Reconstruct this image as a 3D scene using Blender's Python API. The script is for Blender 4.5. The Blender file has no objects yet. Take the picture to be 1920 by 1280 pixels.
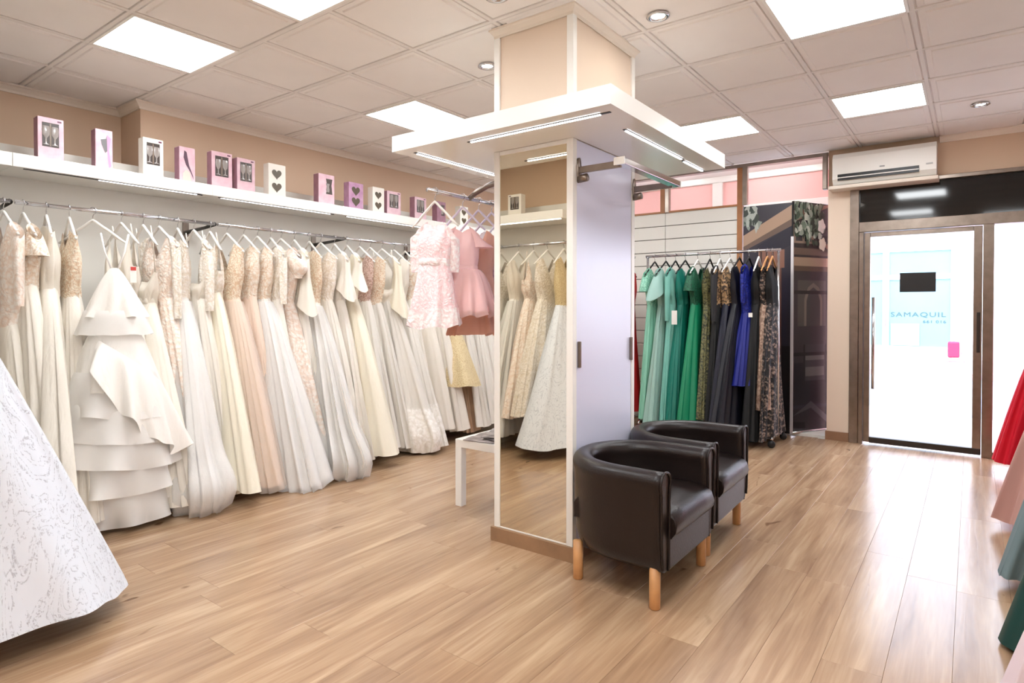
import bpy, bmesh, math, random
import numpy as np
from mathutils import Vector, Matrix
random.seed(7)
PI = math.pi
SC = bpy.context.scene
COL = SC.collection

# ------------------------------------------------------------------ camera
cam_d = bpy.data.cameras.new('camera')
cam = bpy.data.objects.new('camera', cam_d)
COL.objects.link(cam)
cam.location = (0, 0, 1.286)
cam.rotation_euler = (math.radians(90 - 0.798), 0, math.radians(36.8247 - 90))
cam_d.sensor_width = 36.0
cam_d.lens = 36.0 * 1151.03 / 1920
cam_d.shift_y = (593.22 - 640) / 1920
cam_d.clip_start = 0.02
SC.camera = cam

# ------------------------------------------------------------------ world, sun, exposure
w = bpy.data.worlds.new('daylight_sky'); SC.world = w; w.use_nodes = True
bg = w.node_tree.nodes['Background']
bg.inputs[0].default_value = (0.74, 0.83, 1.0, 1); bg.inputs[1].default_value = 4.8
sun_d = bpy.data.lights.new('sun', 'SUN'); sun_d.energy = 2.2; sun_d.angle = math.radians(3); sun_d.color = (1, .97, .93)
sun = bpy.data.objects.new('sun', sun_d); COL.objects.link(sun)
sun.rotation_euler = Vector((0.62, -0.25, -0.75)).to_track_quat('-Z', 'Y').to_euler()
sun.location = (-3, 2, 9)
SC.view_settings.view_transform = 'Standard'
SC.view_settings.look = 'None'
SC.view_settings.gamma = 1.0
SC.view_settings.use_curve_mapping = False
SC.view_settings.exposure = 0.8
PANEL_STRENGTH = 13.0
PANEL_COLOR = (.945, .978, 1.0, 1)

# ------------------------------------------------------------------ materials
def srgb(r, g, b):
    f = lambda c: (c / 255 / 12.92) if c / 255 <= .04045 else ((c / 255 + .055) / 1.055) ** 2.4
    return (f(r), f(g), f(b), 1)

MATS = {}
def mat(name, col, rough=.5, metal=0, spec=.5, noise=0, nscale=8, bump=0, bscale=60, trans=0, sheen=0, coat=0, emit=0, col2=None, alpha=1, crease=None):
    if name in MATS: return MATS[name]
    m = bpy.data.materials.new(name); m.use_nodes = True
    nt = m.node_tree; N = nt.nodes; L = nt.links
    b = N['Principled BSDF']; out = N['Material Output']
    c = srgb(*col) if max(col) > 1.001 else (*col, 1)
    b.inputs['Base Color'].default_value = c
    b.inputs['Roughness'].default_value = rough
    b.inputs['Metallic'].default_value = metal
    b.inputs['Specular IOR Level'].default_value = spec
    if sheen: b.inputs['Sheen Weight'].default_value = sheen
    if coat: b.inputs['Coat Weight'].default_value = coat; b.inputs['Coat Roughness'].default_value = .12
    if emit:
        b.inputs['Emission Color'].default_value = c; b.inputs['Emission Strength'].default_value = emit
    if alpha < 1: b.inputs['Alpha'].default_value = alpha
    tc = N.new('ShaderNodeTexCoord')
    if noise or col2:
        nz = N.new('ShaderNodeTexNoise'); nz.inputs['Scale'].default_value = nscale; nz.inputs['Detail'].default_value = 5
        L.new(tc.outputs['Object'], nz.inputs['Vector'])
        mx = N.new('ShaderNodeMix'); mx.data_type = 'RGBA'
        c2 = srgb(*col2) if col2 else tuple(max(0, v * (1 - noise)) for v in c[:3]) + (1,)
        mx.inputs['A'].default_value = c; mx.inputs['B'].default_value = c2
        rp = N.new('ShaderNodeMapRange'); rp.inputs['From Min'].default_value = .35; rp.inputs['From Max'].default_value = .68
        L.new(nz.outputs['Fac'], rp.inputs['Value']); L.new(rp.outputs['Result'], mx.inputs['Factor'])
        L.new(mx.outputs['Result'], b.inputs['Base Color'])
    if bump:
        nb = N.new('ShaderNodeTexNoise'); nb.inputs['Scale'].default_value = bscale; nb.inputs['Detail'].default_value = 4
        L.new(tc.outputs['Object'], nb.inputs['Vector'])
        bp = N.new('ShaderNodeBump'); bp.inputs['Strength'].default_value = bump; bp.inputs['Distance'].default_value = .01
        L.new(nb.outputs['Fac'], bp.inputs['Height']); L.new(bp.outputs['Normal'], b.inputs['Normal'])
    if crease:
        mp = N.new('ShaderNodeMapping'); mp.inputs['Scale'].default_value = (crease[0], crease[0], crease[1])
        L.new(tc.outputs['Object'], mp.inputs['Vector'])
        nb = N.new('ShaderNodeTexNoise'); nb.inputs['Scale'].default_value = 1; nb.inputs['Detail'].default_value = 3; nb.inputs['Distortion'].default_value = .5
        L.new(mp.outputs[0], nb.inputs['Vector'])
        bp = N.new('ShaderNodeBump'); bp.inputs['Strength'].default_value = crease[2]; bp.inputs['Distance'].default_value = .35 / crease[0]
        L.new(nb.outputs['Fac'], bp.inputs['Height']); L.new(bp.outputs['Normal'], b.inputs['Normal'])
    if trans:
        tr = N.new('ShaderNodeBsdfTranslucent'); tr.inputs['Color'].default_value = c
        ms = N.new('ShaderNodeMixShader'); ms.inputs[0].default_value = trans
        L.new(b.outputs[0], ms.inputs[1]); L.new(tr.outputs[0], ms.inputs[2]); L.new(ms.outputs[0], out.inputs[0])
    MATS[name] = m
    return m

def lace(name, c_thread, c_ground, scale=22, rough=.55, glit=0, hole=0, thr=.5):
    scale *= 2.0
    """embroidered cloth: voronoi flowers of thread over a sheer ground"""
    if name in MATS: return MATS[name]
    m = bpy.data.materials.new(name); m.use_nodes = True
    nt = m.node_tree; N = nt.nodes; L = nt.links; b = N['Principled BSDF']
    tc = N.new('ShaderNodeTexCoord')
    nz = N.new('ShaderNodeTexNoise'); nz.inputs['Scale'].default_value = 9; nz.inputs['Detail'].default_value = 2
    L.new(tc.outputs['Object'], nz.inputs['Vector'])
    ad = N.new('ShaderNodeVectorMath'); ad.operation = 'MULTIPLY_ADD'
    ad.inputs[1].default_value = (.12, .12, .12)
    L.new(nz.outputs['Color'], ad.inputs[0]); L.new(tc.outputs['Object'], ad.inputs[2])
    v = N.new('ShaderNodeTexVoronoi'); v.inputs['Scale'].default_value = scale
    L.new(ad.outputs[0], v.inputs['Vector'])
    n2 = N.new('ShaderNodeTexNoise'); n2.inputs['Scale'].default_value = scale * 2.2; n2.inputs['Detail'].default_value = 3
    L.new(tc.outputs['Object'], n2.inputs['Vector'])
    s = N.new('ShaderNodeMath'); s.operation = 'ADD'
    L.new(v.outputs['Distance'], s.inputs[0])
    sc = N.new('ShaderNodeMath'); sc.operation = 'MULTIPLY_ADD'; sc.inputs[1].default_value = .9; sc.inputs[2].default_value = -.45
    L.new(n2.outputs['Fac'], sc.inputs[0]); L.new(sc.outputs[0], s.inputs[1])
    mr = N.new('ShaderNodeMapRange'); mr.inputs['From Min'].default_value = thr - .25; mr.inputs['From Max'].default_value = thr + .3
    L.new(s.outputs[0], mr.inputs['Value'])
    mx = N.new('ShaderNodeMix'); mx.data_type = 'RGBA'
    mx.inputs['A'].default_value = srgb(*c_thread); mx.inputs['B'].default_value = srgb(*c_ground)
    L.new(mr.outputs['Result'], mx.inputs['Factor']); L.new(mx.outputs['Result'], b.inputs['Base Color'])
    b.inputs['Roughness'].default_value = rough
    if glit: b.inputs['Specular IOR Level'].default_value = .8
    bp = N.new('ShaderNodeBump'); bp.inputs['Strength'].default_value = .5; bp.inputs['Distance'].default_value = .01; bp.invert = True
    L.new(s.outputs[0], bp.inputs['Height']); L.new(bp.outputs['Normal'], b.inputs['Normal'])
    if hole:
        iv = N.new('ShaderNodeMath'); iv.operation = 'MULTIPLY_ADD'; iv.inputs[1].default_value = -hole; iv.inputs[2].default_value = 1
        L.new(mr.outputs['Result'], iv.inputs[0]); L.new(iv.outputs[0], b.inputs['Alpha'])
    MATS[name] = m
    return m

def sequin(name, c, c_line, scale=6):
    """white gown cloth with flowing veins of silver beads"""
    m = bpy.data.materials.new(name); m.use_nodes = True
    nt = m.node_tree; N = nt.nodes; L = nt.links; b = N['Principled BSDF']
    tc = N.new('ShaderNodeTexCoord')
    mp = N.new('ShaderNodeMapping'); mp.inputs['Scale'].default_value = (1.5, 1.5, .42)
    L.new(tc.outputs['Object'], mp.inputs['Vector'])
    wv = N.new('ShaderNodeTexNoise'); wv.inputs['Scale'].default_value = scale; wv.inputs['Detail'].default_value = 4; wv.inputs['Distortion'].default_value = 1.4
    L.new(mp.outputs[0], wv.inputs['Vector'])
    pp = N.new('ShaderNodeMath'); pp.operation = 'PINGPONG'; pp.inputs[1].default_value = .05
    L.new(wv.outputs['Fac'], pp.inputs[0])
    mr = N.new('ShaderNodeMapRange'); mr.inputs['From Min'].default_value = .0; mr.inputs['From Max'].default_value = .016
    L.new(pp.outputs[0], mr.inputs['Value'])
    n2 = N.new('ShaderNodeTexNoise'); n2.inputs['Scale'].default_value = 120
    L.new(tc.outputs['Object'], n2.inputs['Vector'])
    gt = N.new('ShaderNodeMapRange'); gt.inputs['From Min'].default_value = .42; gt.inputs['From Max'].default_value = .55
    L.new(n2.outputs['Fac'], gt.inputs['Value'])
    mxx = N.new('ShaderNodeMath'); mxx.operation = 'MAXIMUM'
    L.new(mr.outputs['Result'], mxx.inputs[0]); L.new(gt.outputs['Result'], mxx.inputs[1])
    mx = N.new('ShaderNodeMix'); mx.data_type = 'RGBA'
    mx.inputs['A'].default_value = srgb(*c_line); mx.inputs['B'].default_value = srgb(*c)
    L.new(mxx.outputs[0], mx.inputs['Factor']); L.new(mx.outputs['Result'], b.inputs['Base Color'])
    b.inputs['Roughness'].default_value = .45
    bp = N.new('ShaderNodeBump'); bp.inputs['Strength'].default_value = .35; bp.inputs['Distance'].default_value = .01; bp.invert = True
    L.new(mxx.outputs[0], bp.inputs['Height']); L.new(bp.outputs['Normal'], b.inputs['Normal'])
    MATS[name] = m
    return m

def wood_floor():
    m = bpy.data.materials.new('oak_laminate'); m.use_nodes = True
    nt = m.node_tree; N = nt.nodes; L = nt.links; b = N['Principled BSDF']
    g = N.new('ShaderNodeNewGeometry'); oi = N.new('ShaderNodeObjectInfo')
    off = N.new('ShaderNodeVectorMath'); off.operation = 'MULTIPLY_ADD'
    cb = N.new('ShaderNodeCombineXYZ')
    L.new(oi.outputs['Random'], cb.inputs[0]); L.new(oi.outputs['Random'], cb.inputs[1])
    off.inputs[1].default_value = (37, 19, 0)
    L.new(cb.outputs[0], off.inputs[0]); L.new(g.outputs['Position'], off.inputs[2])
    def nz(sx, sy, det, dist=0):
        mp = N.new('ShaderNodeMapping'); mp.inputs['Scale'].default_value = (sx, sy, 1)
        L.new(off.outputs[0], mp.inputs['Vector'])
        n = N.new('ShaderNodeTexNoise'); n.inputs['Scale'].default_value = 1; n.inputs['Detail'].default_value = det; n.inputs['Distortion'].default_value = dist
        L.new(mp.outputs[0], n.inputs['Vector']); return n
    big = nz(.8, 7, 3, 1.0); fine = nz(2.5, 42, 4, .8); knot = nz(3.2, 9, 1, 1.5)
    r1 = N.new('ShaderNodeValToRGB'); e = r1.color_ramp.elements
    e[0].position = .28; e[0].color = srgb(138, 106, 81); e[1].position = .70; e[1].color = srgb(198, 168, 136)
    x = e.new(.5); x.color = srgb(170, 137, 107)
    ad = N.new('ShaderNodeMath'); ad.operation = 'MULTIPLY_ADD'; ad.inputs[1].default_value = .34
    L.new(fine.outputs['Fac'], ad.inputs[0])
    s1 = N.new('ShaderNodeMath'); s1.operation = 'MULTIPLY'; s1.inputs[1].default_value = .68
    L.new(big.outputs['Fac'], s1.inputs[0]); L.new(s1.outputs[0], ad.inputs[2]); L.new(ad.outputs[0], r1.inputs[0])
    kr = N.new('ShaderNodeMapRange'); kr.inputs['From Min'].default_value = .74; kr.inputs['From Max'].default_value = .82
    L.new(knot.outputs['Fac'], kr.inputs['Value'])
    mx = N.new('ShaderNodeMix'); mx.data_type = 'RGBA'; mx.inputs['B'].default_value = srgb(120, 88, 62)
    L.new(kr.outputs['Result'], mx.inputs['Factor']); L.new(r1.outputs[0], mx.inputs['A'])
    hs = N.new('ShaderNodeHueSaturation')
    vr = N.new('ShaderNodeMapRange'); vr.inputs['To Min'].default_value = .97; vr.inputs['To Max'].default_value = 1.05
    L.new(oi.outputs['Random'], vr.inputs['Value']); L.new(vr.outputs['Result'], hs.inputs['Value'])
    L.new(mx.outputs['Result'], hs.inputs['Color']); L.new(hs.outputs[0], b.inputs['Base Color'])
    b.inputs['Roughness'].default_value = .23; b.inputs['Specular IOR Level'].default_value = .85
    bp = N.new('ShaderNodeBump'); bp.inputs['Strength'].default_value = .12; bp.inputs['Distance'].default_value = .004
    L.new(fine.outputs['Fac'], bp.inputs['Height']); L.new(bp.outputs['Normal'], b.inputs['Normal'])
    return m

def vcol_mat(name, rough=.5):
    m = bpy.data.materials.new(name); m.use_nodes = True
    N = m.node_tree.nodes; L = m.node_tree.links; b = N['Principled BSDF']
    a = N.new('ShaderNodeVertexColor'); a.layer_name = 'print'
    L.new(a.outputs['Color'], b.inputs['Base Color']); b.inputs['Roughness'].default_value = rough
    return m

def glass_mat(name, tint=(1, 1, 1), t=.93):
    m = bpy.data.materials.new(name); m.use_nodes = True
    N = m.node_tree.nodes; L = m.node_tree.links
    N.remove(N['Principled BSDF'])
    tr = N.new('ShaderNodeBsdfTransparent'); tr.inputs[0].default_value = (tint[0] * t, tint[1] * t, tint[2] * t, 1)
    gl = N.new('ShaderNodeBsdfGlossy'); gl.inputs['Roughness'].default_value = .01
    lw_ = N.new('ShaderNodeLayerWeight'); lw_.inputs[0].default_value = .5
    pw = N.new('ShaderNodeMath'); pw.operation = 'POWER'; pw.inputs[1].default_value = 5
    L.new(lw_.outputs['Facing'], pw.inputs[0])
    fr = N.new('ShaderNodeMath'); fr.operation = 'MULTIPLY_ADD'; fr.inputs[1].default_value = .7; fr.inputs[2].default_value = .04
    L.new(pw.outputs[0], fr.inputs[0])
    ms = N.new('ShaderNodeMixShader'); L.new(fr.outputs[0], ms.inputs[0]); L.new(tr.outputs[0], ms.inputs[1]); L.new(gl.outputs[0], ms.inputs[2])
    L.new(ms.outputs[0], N['Material Output'].inputs[0])
    return m

def emit_mat(name, col, st):
    m = bpy.data.materials.new(name); m.use_nodes = True
    N = m.node_tree.nodes; L = m.node_tree.links; N.remove(N['Principled BSDF'])
    e = N.new('ShaderNodeEmission'); e.inputs[0].default_value = col; e.inputs[1].default_value = st
    L.new(e.outputs[0], N['Material Output'].inputs[0]); return m

M_WALL = mat('tan_wall_paint', (216, 188, 162), .8, bump=.05, bscale=120)
M_COLP = mat('peach_column_paint', (228, 208, 188), .75, bump=.04, bscale=120)
M_WHITE = mat('white_lacquer', (240, 237, 231), .35)
M_WHITEM = mat('white_matt', (236, 232, 225), .7)
M_PANEL = mat('grey_white_panel', (226, 222, 214), .55)
M_CEIL = mat('ceiling_tile_mineral', (240, 234, 230), .9, noise=.03, nscale=3, bump=.12, bscale=260)
M_BAR = mat('ceiling_bar_paint', (232, 226, 221), .6)
M_TRIM = mat('cream_trim', (234, 222, 208), .6)
M_CHROME = mat('chrome', (205, 205, 208), .14, metal=1)
M_STEEL = mat('brushed_steel', (150, 138, 128), .28, metal=1, noise=.2, nscale=14)
M_DSTEEL = mat('dark_steel', (70, 68, 66), .35, metal=1)
M_BLACKP = mat('black_plastic', (22, 22, 24), .4)
M_BLACKG = mat('black_glossy_panel', (12, 12, 13), .06, spec=.6)
M_MIRROR = mat('mirror_silver', (222, 214, 196), .015, metal=1)
M_LEATHER = mat('dark_brown_leather', (34, 24, 22), .34, spec=.4, noise=.25, nscale=5, bump=.12, bscale=160)
M_LEGW = mat('beech_leg', (206, 150, 96), .45, noise=.18, nscale=14)
M_BASEW = mat('wood_baseboard', (160, 124, 92), .5, noise=.2, nscale=10)
M_LED = emit_mat('led_strip_light', (.9, .93, 1, 1), 7)
M_PANELLIGHT = emit_mat('panel_light', PANEL_COLOR, PANEL_STRENGTH)
M_BULB = emit_mat('downlight_bulb', (1, .93, .82, 1), 60)
M_FLOOR = wood_floor()
M_GLASS = glass_mat('window_glass')
M_PRINT = vcol_mat('printed_colours', .45)
M_POSTER = vcol_mat('poster_print', .3)

# ------------------------------------------------------------------ object helpers
def link(name, me, parent=None, loc=(0, 0, 0), rz=0):
    o = bpy.data.objects.new(name, me); COL.objects.link(o)
    o.location = loc; o.rotation_euler = (0, 0, rz)
    if parent: o.parent = parent
    return o

def tag(o, label, cat, group=None, kind=None):
    o['label'] = label; o['category'] = cat
    if group: o['group'] = group
    if kind: o['kind'] = kind
    return o

def thing(name, label, cat, loc=(0, 0, 0), rz=0, group=None):
    o = link(name, None, None, loc, rz); o.empty_display_size = .1
    return tag(o, label, cat, group)

def struct(o, label=None):
    o['kind'] = 'structure'
    if label: o['label'] = label
    return o

def mesh(name, verts, faces, m, smooth=False):
    me = bpy.data.meshes.new(name); me.from_pydata([tuple(v) for v in verts], [], [tuple(f) for f in faces])
    if m: me.materials.append(m)
    if smooth: me.polygons.foreach_set('use_smooth', [True] * len(me.polygons))
    me.update(); return me

class MB:
    """collects boxes, tubes and lathes into one mesh"""
    def __init__(s): s.v = []; s.f = []; s.sm = []
    def add(s, v, f, smooth=False):
        n = len(s.v); s.v += [tuple(map(float, p)) for p in v]; s.f += [tuple(i + n for i in q) for q in f]; s.sm += [smooth] * len(f); return s
    def box(s, x0, x1, y0, y1, z0, z1):
        v = [(x, y, z) for z in (z0, z1) for y in (y0, y1) for x in (x0, x1)]
        return s.add(v, [(0, 2, 3, 1), (4, 5, 7, 6), (0, 1, 5, 4), (1, 3, 7, 5), (3, 2, 6, 7), (2, 0, 4, 6)])
    def bbox(s, x0, x1, y0, y1, z0, z1, r=.004, seg=2):
        bm = bmesh.new(); bmesh.ops.create_cube(bm, size=1)
        for v in bm.verts: v.co = Vector(((x0 + x1) / 2 + v.co.x * (x1 - x0), (y0 + y1) / 2 + v.co.y * (y1 - y0), (z0 + z1) / 2 + v.co.z * (z1 - z0)))
        bmesh.ops.bevel(bm, geom=bm.edges[:], offset=r, segments=seg, affect='EDGES', profile=.5)
        bm.verts.index_update()
        s.add([v.co[:] for v in bm.verts], [[v.index for v in f.verts] for f in bm.faces]); bm.free(); return s
    def prism(s, pts, z0, z1):
        n = len(pts); v = [(p[0], p[1], z0) for p in pts] + [(p[0], p[1], z1) for p in pts]
        f = [tuple(range(n - 1, -1, -1)), tuple(range(n, 2 * n))] + [(i, (i + 1) % n, n + (i + 1) % n, n + i) for i in range(n)]
        return s.add(v, f)
    def tube(s, pts, r, n=10, cap=True):
        pts = [Vector(p) for p in pts]; k = len(pts)
        rr = r if isinstance(r, (list, tuple)) else [r] * k
        V = []; prev = None
        for i, p in enumerate(pts):
            t = (pts[min(i + 1, k - 1)] - pts[max(i - 1, 0)]).normalized()
            if prev is None:
                a = Vector((0, 0, 1)) if abs(t.z) < .9 else Vector((1, 0, 0)); nrm = t.cross(a).normalized()
            else: nrm = (prev - t * prev.dot(t)).normalized()
            prev = nrm; bn = t.cross(nrm)
            for j in range(n):
                a = 2 * PI * j / n; V.append(p + (nrm * math.cos(a) + bn * math.sin(a)) * rr[i])
        F = [(i * n + j, i * n + (j + 1) % n, (i + 1) * n + (j + 1) % n, (i + 1) * n + j) for i in range(k - 1) for j in range(n)]
        if cap: F += [tuple(range(n - 1, -1, -1)), tuple((k - 1) * n + j for j in range(n))]
        return s.add(V, F, True)
    def lathe(s, prof, c=(0, 0, 0), n=24):
        V = [(c[0] + r * math.cos(2 * PI * j / n), c[1] + r * math.sin(2 * PI * j / n), c[2] + z) for r, z in prof for j in range(n)]
        F = [(i * n + j, i * n + (j + 1) % n, (i + 1) * n + (j + 1) % n, (i + 1) * n + j) for i in range(len(prof) - 1) for j in range(n)]
        return s.add(V, F, True)
    def me(s, name, m):
        me = mesh(name, s.v, s.f, m)
        me.polygons.foreach_set('use_smooth', s.sm)
        return me
    def build(s, name, m, parent=None, loc=(0, 0, 0), rz=0):
        return link(name, s.me(name, m), parent, loc, rz)

def box_o(name, m, b, parent=None, r=0, loc=(0, 0, 0), rz=0):
    k = MB(); (k.bbox(*b, r=r) if r else k.box(*b)); return k.build(name, m, parent, loc, rz)

def colour_polys(name, polys, m, parent, to3d, gain=1.0):
    """flat print: list of (points in the sheet's own u,v, srgb colour), each slightly proud of the one before"""
    V = []; F = []; C = []
    for i, (pts, c) in enumerate(polys):
        n = len(V); V += [to3d(u, v, i) for u, v in pts]; F.append(tuple(range(n, n + len(pts)))); C.append(srgb(*[min(255, q * gain) for q in c]))
    me = mesh(name, V, F, m)
    at = me.color_attributes.new('print', 'FLOAT_COLOR', 'CORNER')
    for p, c in zip(me.polygons, C):
        for li in p.loop_indices: at.data[li].color = c
    return link(name, me, parent)

def text_mesh(name, body, size, m, parent, loc, rot, width=None, extrude=.002):
    cu = bpy.data.curves.new(name, 'FONT'); cu.body = body; cu.size = size; cu.extrude = extrude; cu.align_x = 'CENTER'; cu.align_y = 'CENTER'
    cu.resolution_u = 3; cu.space_character = 1.15
    o = bpy.data.objects.new(name, cu); COL.objects.link(o)
    dg = bpy.context.evaluated_depsgraph_get()
    me = bpy.data.meshes.new_from_object(o.evaluated_get(dg)); COL.objects.unlink(o); bpy.data.objects.remove(o)
    me.materials.clear(); me.materials.append(m)
    r = link(name, me, parent, loc); r.rotation_euler = rot
    if width:
        xs = [v.co.x for v in me.vertices]; k = width / (max(xs) - min(xs))
        for v in me.vertices: v.co.x *= k
    return r

# ------------------------------------------------------------------ room shell
ZC = 2.81; XB = 6.676; YL = 4.925; YL0 = 5.27; XS = 2.0; YR = -1.12; XR = -1.45
fl = struct(box_o('floor', M_BASEW, (XR, XB + .02, YR, YL0, -.06, -.012)), 'light oak laminate floor')
PL = 1.24; PW = .194
def plank_mesh(l):
    k = MB(); k.bbox(.0004, l - .0004, .0003, PW - .0003, -.012, 0, r=.0006, seg=1); return k.me('plank', M_FLOOR)
full = plank_mesh(PL)
row = 0; y = YR
random.seed(3)
while y < YL - .01:
    x = XR - random.uniform(0, PL)
    while x < XB:
        x0 = max(x, XR); x1 = min(x + PL, XB)
        if x1 - x0 > .05:
            me = full if x1 - x0 > PL - .001 else plank_mesh(x1 - x0)
            link('plank', me, fl, (x0, y, 0))
        x += PL
    y += PW; row += 1

def wall(name, b, m=M_WALL, label=None):
    return struct(box_o(name, m, b), label)
wall('wall_left', (XS, XB, YL, YL + .4, 0, ZC + .1), label='tan painted wall above the shelf of boxes')
wall('wall_left_recess', (XR - .1, XS, YL0, YL0 + .1, 0, ZC + .1), label='tan painted wall recess beyond the shelf')
wall('wall_right', (XR - .1, XB + .1, YR - .1, YR, 0, ZC + .1), M_WHITEM)  # unseen wall; white is chosen to bounce light onto the ceiling here
wall('wall_rear', (XR - .1, XR, YR, YL0, 0, ZC + .1))
wall('wall_partition', (.0, .12, 2.45, YL0, 0, ZC))
# door wall: pier, lintel above the door
wall('wall_pier', (XB - .02, XB + .25, .935, 1.13, 0, 2.46), M_COLP, 'cream pier between street door and poster')
wall('wall_lintel', (XB, XB + .25, YR, 1.13, 2.46, ZC + .1), M_WALL, 'tan wall strip above the street door')
bb = struct(box_o('baseboard_pier', mat('brown_tile', (150, 112, 84), .4, noise=.15), (XB - .035, XB + .2, .93, 1.14, 0, .085)))
# ceiling with tiles
ce = struct(MB().box(XR - .1, 7.75, YR - .1, YL + .35, ZC + .06, ZC + .16).box(XR - .1, XS, YL, YL0 + .1, ZC + .06, ZC + .16).build('ceiling', M_WHITEM), 'suspended ceiling of square white tiles')
T = .6; ST = .022
def tile_mesh(lx, ly):
    e = .008; V = []; F = []
    prof = [(.002, .0), (e, 0.0), (e + .004, -.009), (.04, -.009), (.046, -.016)]
    for d, z in prof:
        V += [(d, d, z), (lx - d, d, z), (lx - d, ly - d, z), (d, ly - d, z)]
    for i in range(len(prof) - 1):
        for j in range(4): F.append((4 * i + j, 4 * i + 4 + j, 4 * i + 4 + (j + 1) % 4, 4 * i + (j + 1) % 4))
    n = 4 * (len(prof) - 1); F.append((n + 3, n + 2, n + 1, n))
    return mesh('ceiling_tile', V, F, M_CEIL)
tfull = tile_mesh(T - .02, T - .02)
GX2 = [1.972 + T * i for i in range(0, 9)]; GY2 = [.257 + T * i for i in range(-3, 9)]
GX1 = [1.972 - T * i for i in range(0, 7)][::-1]; GY1 = [3.48 + T * i for i in range(-8, 4)]
LIGHTS2 = {(3.172, 3.257), (3.172, .257), (4.972, .257), (4.972, 1.457), (4.972, 3.257)}
LIGHTS1 = {(1.372, 3.48), (1.372, 2.28), (.172, .48), (-1.028, 1.68), (1.372, .48), (.172, -.72)}
COLX = (2.665, 3.355); COLY = (1.615, 2.105)
def lay(GX, GY, xlo, xhi, ylo, yhi, lights):
    for gx in GX:
        for gy in GY:
            x0, x1, y0, y1 = max(gx, xlo), min(gx + T, xhi), max(gy, ylo), min(gy + T, yhi)
            if x1 - x0 < .05 or y1 - y0 < .05: continue
            if any(abs(gx - a) < .01 and abs(gy - b) < .01 for a, b in lights): continue
            if x0 > COLX[0] - .02 and x1 < COLX[1] + .02 and y0 > COLY[0] - .02 and y1 < COLY[1] + .02: continue
            fu = x1 - x0 > T - .002 and y1 - y0 > T - .002
            link('ceiling_tile', tfull if fu else tile_mesh(x1 - x0 - .02, y1 - y0 - .02), ce, (x0 + .01, y0 + .01, ZC + .012))
    for gx in GX:
        if xlo + .02 < gx < xhi - .02: link('ceiling_bar', MB().bbox(-.012, .012, ylo, yhi, ZC, ZC + .03, r=.002, seg=1).me('ceiling_bar', M_BAR), ce, (gx, 0, 0))
    for gy in GY:
        if ylo + .02 < gy < yhi - .02: link('ceiling_bar', MB().bbox(xlo, xhi, -.012, .012, ZC, ZC + .03, r=.002, seg=1).me('ceiling_bar', M_BAR), ce, (0, gy, .0005))
lay(GX2, GY2, XS - .028, XB, YR, YL, LIGHTS2)
lay(GX1, GY1, XR, XS - .028, YR, YL0, LIGHTS1)
link('ceiling_bar', MB().bbox(-.014, .014, YR, YL0, ZC - .001, ZC + .03, r=.002, seg=1).me('ceiling_bar', M_BAR), ce, (XS - .028, 0, 0))

def panel(x, y, label):
    t = thing('ceiling_light', label, 'ceiling light', (x + T / 2, y + T / 2, ZC), 0, 'square ceiling light panels')
    k = MB(); h = T / 2 - .012; q = h - .016
    for b in ((-h, h, -h, -q), (-h, h, q, h), (-h, -q, -q, q), (q, h, -q, q)): k.box(*b, -.006, .03)
    k.build('frame', M_WHITE, t)
    box_o('diffuser', M_PANELLIGHT, (-q, q, -q, q, -.002, .02), t)
names = {(3.172, 3.257): 'lit square ceiling panel behind the left corner of the column canopy', (3.172, .257): 'large lit ceiling panel at the top right edge of the photo',
         (4.972, .257): 'lit ceiling panel nearest the air conditioner', (4.972, 1.457): 'lit ceiling panel behind the right corner of the column canopy', (4.972, 3.257): 'lit ceiling panel hidden behind the column canopy',
         (1.372, 3.48): 'lit ceiling panel above the white dresses on the left', (1.372, 2.28): 'lit ceiling panel cut by the top edge of the photo'}
for a, b in sorted(LIGHTS1 | LIGHTS2):
    panel(a, b, names.get((a, b), 'lit square ceiling panel in the room behind the viewpoint'))

def downlight(x, y, label, on=True, tilt=0):
    t = thing('downlight', label, 'downlight', (x, y, ZC - .010), 0, 'round recessed downlights')
    MB().lathe([(.055, .004), (.06, -.006), (.045, -.010), (.038, -.004), (.036, .012)]).build('ring', M_CHROME, t)
    MB().lathe([(.0001, -.004), (.025, -.003), (.036, .012)]).build('bulb', M_BULB if on else M_DSTEEL, t)
downlight(3.02, 1.315, 'lit downlight to the right of the column top')
downlight(3.0, 2.44, 'lit downlight just left of the column top')
downlight(5.76, -.04, 'lit downlight near the door wall at right')
downlight(2.36, 1.86, 'unlit downlight at the top edge above the column', False)

def crown(name, pts, closed=False, h=.055, d=.05, m=M_TRIM):
    """moulding swept along a wall-ceiling line; pts run with the room on their left"""
    prof = [(0, 0), (d, 0), (d, -.012), (d * .72, -.018), (d * .3, -h * .72), (d * .22, -h), (0, -h)]
    P = [Vector((p[0], p[1])) for p in pts]; n = len(P); V = []
    for i, p in enumerate(P):
        a = (P[i] - P[i - 1]).normalized() if (i > 0 or closed) else None
        b = (P[(i + 1) % n] - P[i]).normalized() if (i < n - 1 or closed) else None
        na = Vector((-a.y, a.x)) if a else None; nb = Vector((-b.y, b.x)) if b else None
        off = (na + nb) / max(.2, (1 + na.dot(nb))) if a and b else (na or nb)
        V += [(p.x + off.x * u, p.y + off.y * u, ZC + z) for u, z in prof]
    k = len(prof); F = []
    for i in range(n if closed else n - 1):
        j = (i + 1) % n
        F += [(i * k + a, i * k + (a + 1) % k, j * k + (a + 1) % k, j * k + a) for a in range(k)]
    return struct(link(name, mesh(name, V, F, m)))
crown('trim_left', [(XB, YL), (XS, YL), (XS, YL0), (XR, YL0)])
crown('trim_door', [(XB, YR), (XB, .24)])
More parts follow.
